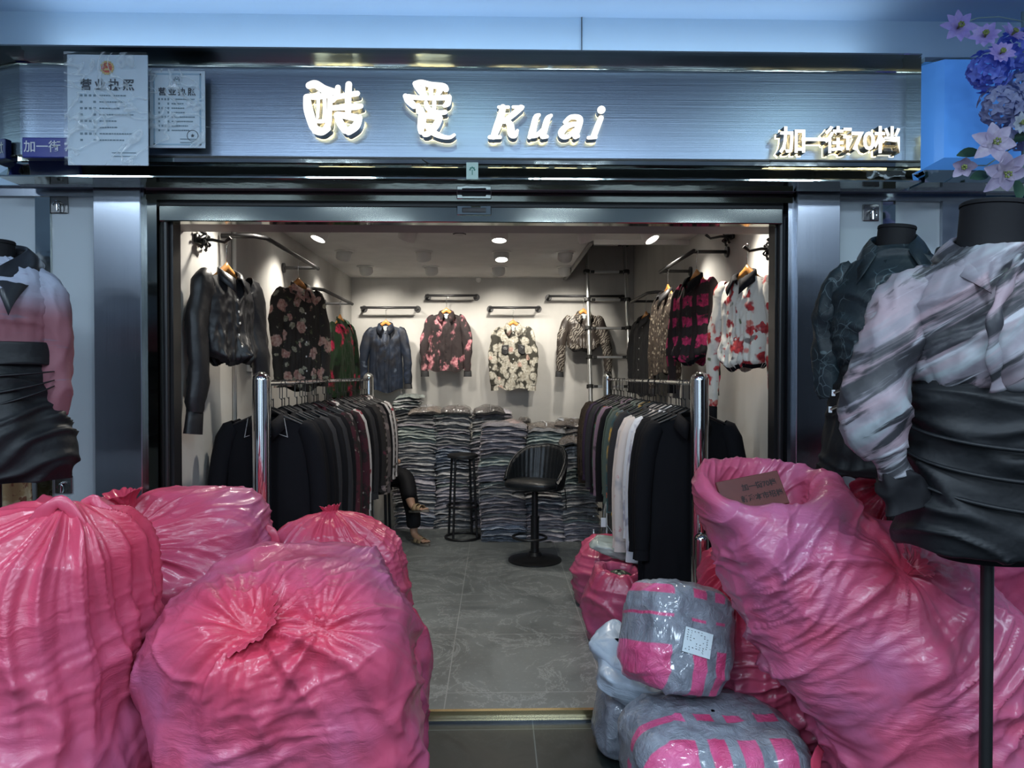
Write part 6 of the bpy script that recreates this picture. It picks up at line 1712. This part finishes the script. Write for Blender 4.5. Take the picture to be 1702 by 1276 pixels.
pom(1690, 85, 2.76, .09, 60, PB, .030, .010, 'blue hydrangea head')
pom(1665, 175, 2.74, .09, 80, PG, .026, .010, 'grey blue hydrangea head')
pom(1700, 215, 2.76, .09, 70, PG, .028, .011, 'grey blue hydrangea head')
pom(1700, 150, 2.80, .10, 60, PG, .028, .011, 'grey blue hydrangea head')
lily(1637, 62, 2.66, (-.4, -.8, .3), .058, .016, 10, PV, -.1, 'violet daisy-like flower')
lily(1662, 90, 2.65, (-.1, -.9, .2), .050, .014, 11, PV, -.1, 'violet daisy-like flower')
lily(1680, 60, 2.68, (.2, -.8, .5), .056, .014, 10, PV, -.1)
lily(1650, 238, 2.66, (-.2, -.9, -.1), .085, .026, 6, PL, -.25, 'large pale mauve lily')
lily(1668, 285, 2.68, (-.1, -.8, -.5), .085, .028, 6, PL, -.3, 'large pale mauve lily')
lily(1604, 275, 2.70, (-.5, -.6, -.4), .055, .018, 5, PL, .3, 'half-open mauve bud')
lily(1694, 205, 2.64, (.1, -.9, -.1), .045, .013, 9, PW, -.1, 'small whitish flower')
b = MB(); b.tube([P(1597, 40, 2.72)-fo, P(1625, 30, 2.73)-fo, P(1660, 28, 2.75)-fo, P(1702, 36, 2.78)-fo, P(1730, 70, 2.8)-fo], .0028, 7)
b.tube([P(1604, 275, 2.70)-fo, P(1640, 275, 2.75)-fo, P(1690, 240, 2.8)-fo], .003, 7); b.tube([P(1700, 20, 2.85)-fo, P(1700, 150, 2.85)-fo, P(1700, 280, 2.85)-fo], .006, 7); b.build('stem', mat('pale_stem', (.3, .42, .42), .5), fl, smooth=True)
for (px, py, d) in ((1625, 252, (-1, -.3, -.2)), (1690, 262, (.3, -.7, -.5)), (1675, 235, (.6, -.8, .1)), (1690, 300, (-.2, -.5, -1)), (1702, 60, (.3, -.6, .8)), (1640, 290, (-.8, -.4, -.2))):
    b = MB(); petal(b, P(px, py, 2.74)-fo, d, (0, -1, .3), .10, .022, -.1); b.build('leaf', LEAF, fl, smooth=True)

# ------------------------------------------------------------------ seated person at the rear left
per = empty('person', (-1.08, 6.62, 0), 0, 'seated person in dark trousers and tan sandals, mostly hidden behind the left rack', 'person')
po = Vector((-1.08, 6.62, 0))
skin = mat('skin', (.42, .25, .17), .55, var=.08, vscale=30)
def skinmesh(name, verts, edges, radii, matl, parent, root=0, sub=2):
    me = bpy.data.meshes.new(name); me.from_pydata([tuple(Vector(v)-po) for v in verts], edges, []); o = bpy.data.objects.new(name, me); C.objects.link(o); o.parent = parent
    md = o.modifiers.new('skin', 'SKIN'); md.use_smooth_shade = True
    for i, rv in enumerate(radii):
        sv = me.skin_vertices[0].data[i]; sv.radius = (rv, rv) if not hasattr(rv, '__len__') else rv; sv.use_root = (i == root)
    ss = o.modifiers.new('smooth', 'SUBSURF'); ss.levels = sub; ss.render_levels = sub
    me.materials.append(matl); return o
V = [(-1.14, 6.62, .54), (-1.15, 6.64, .74), (-1.12, 6.64, .92), (-1.08, 6.62, 1.00), (-1.04, 6.61, 1.07), (-1.01, 6.60, 1.13),   # 0-5 pelvis..head
     (-1.10, 6.54, .56), (-.82, 6.40, .60), (-.765, 6.29, .40), (-.745, 6.26, .335), (-.70, 6.22, .315), (-.64, 6.17, .325),          # 6-11 upper (crossed) leg
     (-1.10, 6.70, .54), (-.84, 6.50, .53), (-.745, 6.36, .25), (-.735, 6.33, .075), (-.69, 6.28, .05), (-.63, 6.22, .035),         # 12-17 standing leg
     (-1.12, 6.50, .93), (-1.04, 6.47, .77), (-.95, 6.47, .71), (-.91, 6.47, .70), (-1.12, 6.80, .93), (-1.10, 6.86, .78), (-.95, 6.66, .70), (-.90, 6.60, .68)]
Eg = [(0, 1), (1, 2), (2, 3), (3, 4), (4, 5), (0, 6), (6, 7), (7, 8), (8, 9), (9, 10), (10, 11), (0, 12), (12, 13), (13, 14), (14, 15), (15, 16), (16, 17), (2, 18), (18, 19), (19, 20), (20, 21), (2, 22), (22, 23), (23, 24), (24, 25)]
Rd = [(.13, .11), (.12, .10), (.15, .10), (.05, .05), (.075, .085), (.08, .09), .08, .062, .045, .034, (.036, .028), (.036, .016), .08, .062, .042, .034, (.038, .028), (.038, .014), .05, .04, .032, .028, .05, .04, .032, .028]
skinmesh('body', V, Eg, Rd, skin, per)
# toes
b = MB()
for (base, d) in (((-.64, 6.17, .325), Vector((.72, -.6, .12))), ((-.63, 6.22, .035), Vector((.72, -.66, -.05)))):
    d.normalize(); s = d.cross(Vector((0, 0, 1))).normalized()
    for k in range(5):
        L = (.042, .040, .037, .033, .028)[k]; c0 = Vector(base)+s*(-.030+.0155*k)-d*.006-po
        b.tube([c0, c0+d*L*.6+Vector((0, 0, .003)), c0+d*L], [.0105-.001*k, .010-.001*k, .007], 10)
b.build('toes', skin, per, smooth=True)
trou = fabric('black_trouser', (.008, .008, .010), rough=.7)
skinmesh('trousers', [(-1.14, 6.62, .56), (-1.14, 6.63, .70), (-1.10, 6.54, .56), (-.81, 6.40, .60), (-.758, 6.28, .375), (-1.10, 6.70, .54), (-.83, 6.50, .53), (-.745, 6.36, .26), (-.738, 6.34, .115)],
         [(0, 1), (0, 2), (2, 3), (3, 4), (0, 5), (5, 6), (6, 7), (7, 8)], [(.15, .13), (.14, .12), .10, .082, .072, .10, .082, .072, .066], trou, per)
skinmesh('shirt', [(-1.14, 6.64, .62), (-1.15, 6.64, .76), (-1.13, 6.64, .92), (-1.12, 6.50, .93), (-1.04, 6.47, .79), (-1.00, 6.47, .75), (-1.12, 6.80, .93), (-1.10, 6.86, .80), (-1.02, 6.75, .78)],
         [(0, 1), (1, 2), (2, 3), (3, 4), (4, 5), (2, 6), (6, 7), (7, 8)], [(.15, .13), (.14, .12), (.16, .11), .065, .055, .05, .065, .055, .05], trou, per)
b = MB(); b.lathe([(.02, -.02), (.085, .0), (.098, .05), (.085, .10), (.04, .13)], Vector((-1.035, 6.61, 1.09))-po, 24); b.build('hair', M['black_paint'], per, smooth=True)
b = MB(); hc_ = Vector((-.93, 6.57, 1.08))-po; b.tube([hc_+Vector((-.02, 0, .02)), hc_+Vector((.012, -.005, -.005)), hc_+Vector((-.02, 0, -.015))], [.008, .014, .006], 8); b.build('nose', skin, per, smooth=True)
sandal = mat('tan_sandal', (.36, .26, .15), .5, var=.1, vscale=40); sole = mat('sandal_sole', (.20, .18, .15), .6); dk = mat('dark_insole', (.05, .03, .02), .6)
for (heel, toe, upv) in (((-.775, 6.29, .275), (-.585, 6.125, .31), (-.15, .25, 1)), ((-.765, 6.36, -.0), (-.585, 6.175, -.0), (0, 0, 1))):
    heel, toe = Vector(heel)-po, Vector(toe)-po; d = (toe-heel); L = d.length; d.normalize(); s = d.cross(Vector(upv)).normalized(); u = s.cross(d).normalized()
    sn = empty('sandal', (0, 0, 0)); sn.parent = per
    b = MB(); n = 40
    def outl(q, g=1.0):
        t = q; a = 2*PI*t; x = -math.cos(a); w_ = (.038+.010*x)*math.sin(a)*g
        return heel+d*(L*.5+L*.5*x*g)+s*w_
    lowr = [outl(k/n)+u*.002 for k in range(n)]; upr = [outl(k/n)+u*.022 for k in range(n)]
    b.add(lowr+upr, [list(range(n))[::-1], [n+k for k in range(n)]]+[(k, (k+1) % n, n+(k+1) % n, n+k) for k in range(n)])
    b.build('sole', sole, sn)
    for t0, hgt in ((.62, .060), (.42, .075)):
        b = MB(); Q = np.zeros((13, 4, 3))
        for i in range(13):
            a = PI*i/12
            for j in range(4): Q[i, j] = heel+d*(L*t0+.014*(j-1.5))+s*(.044*math.cos(a))+u*(.018+hgt*math.sin(a)*.8)
        b.grid(Q); o = b.build('strap', sandal, sn, smooth=True); o.modifiers.new('thickness', 'SOLIDIFY').thickness = .004
# low stool the person sits on
r = empty('low_stool', (-1.14, 6.63, 0), 0, 'low dark stool under the seated person behind the left rack', 'stool')
MB().box((0, 0, .415), (.15, .14, .015), 0, None, .006).build('seat', M['black_paint'], r)
for sx in (-1, 1):
    for sy in (-1, 1): MB().tube([(sx*.12, sy*.11, .40), (sx*.13, sy*.12, 0)], .013, 10).build('leg', M['black_metal'], r, smooth=.8)
# price tag
c = P(1003, 868, 4.6)
tg = empty('price_tag', c, 0, 'white paper price tag dangling from a dark garment on the right rack', 'price tag')
MB().box((0, 0, 0), (.016, .001, .030), 0, None, .0005).build('tag_card', WHT, tg)
MB().tube([(0, 0, .03), (.004, 0, .08), (.02, .0, .14)], .0008, 5).build('string', M['thread'], tg)
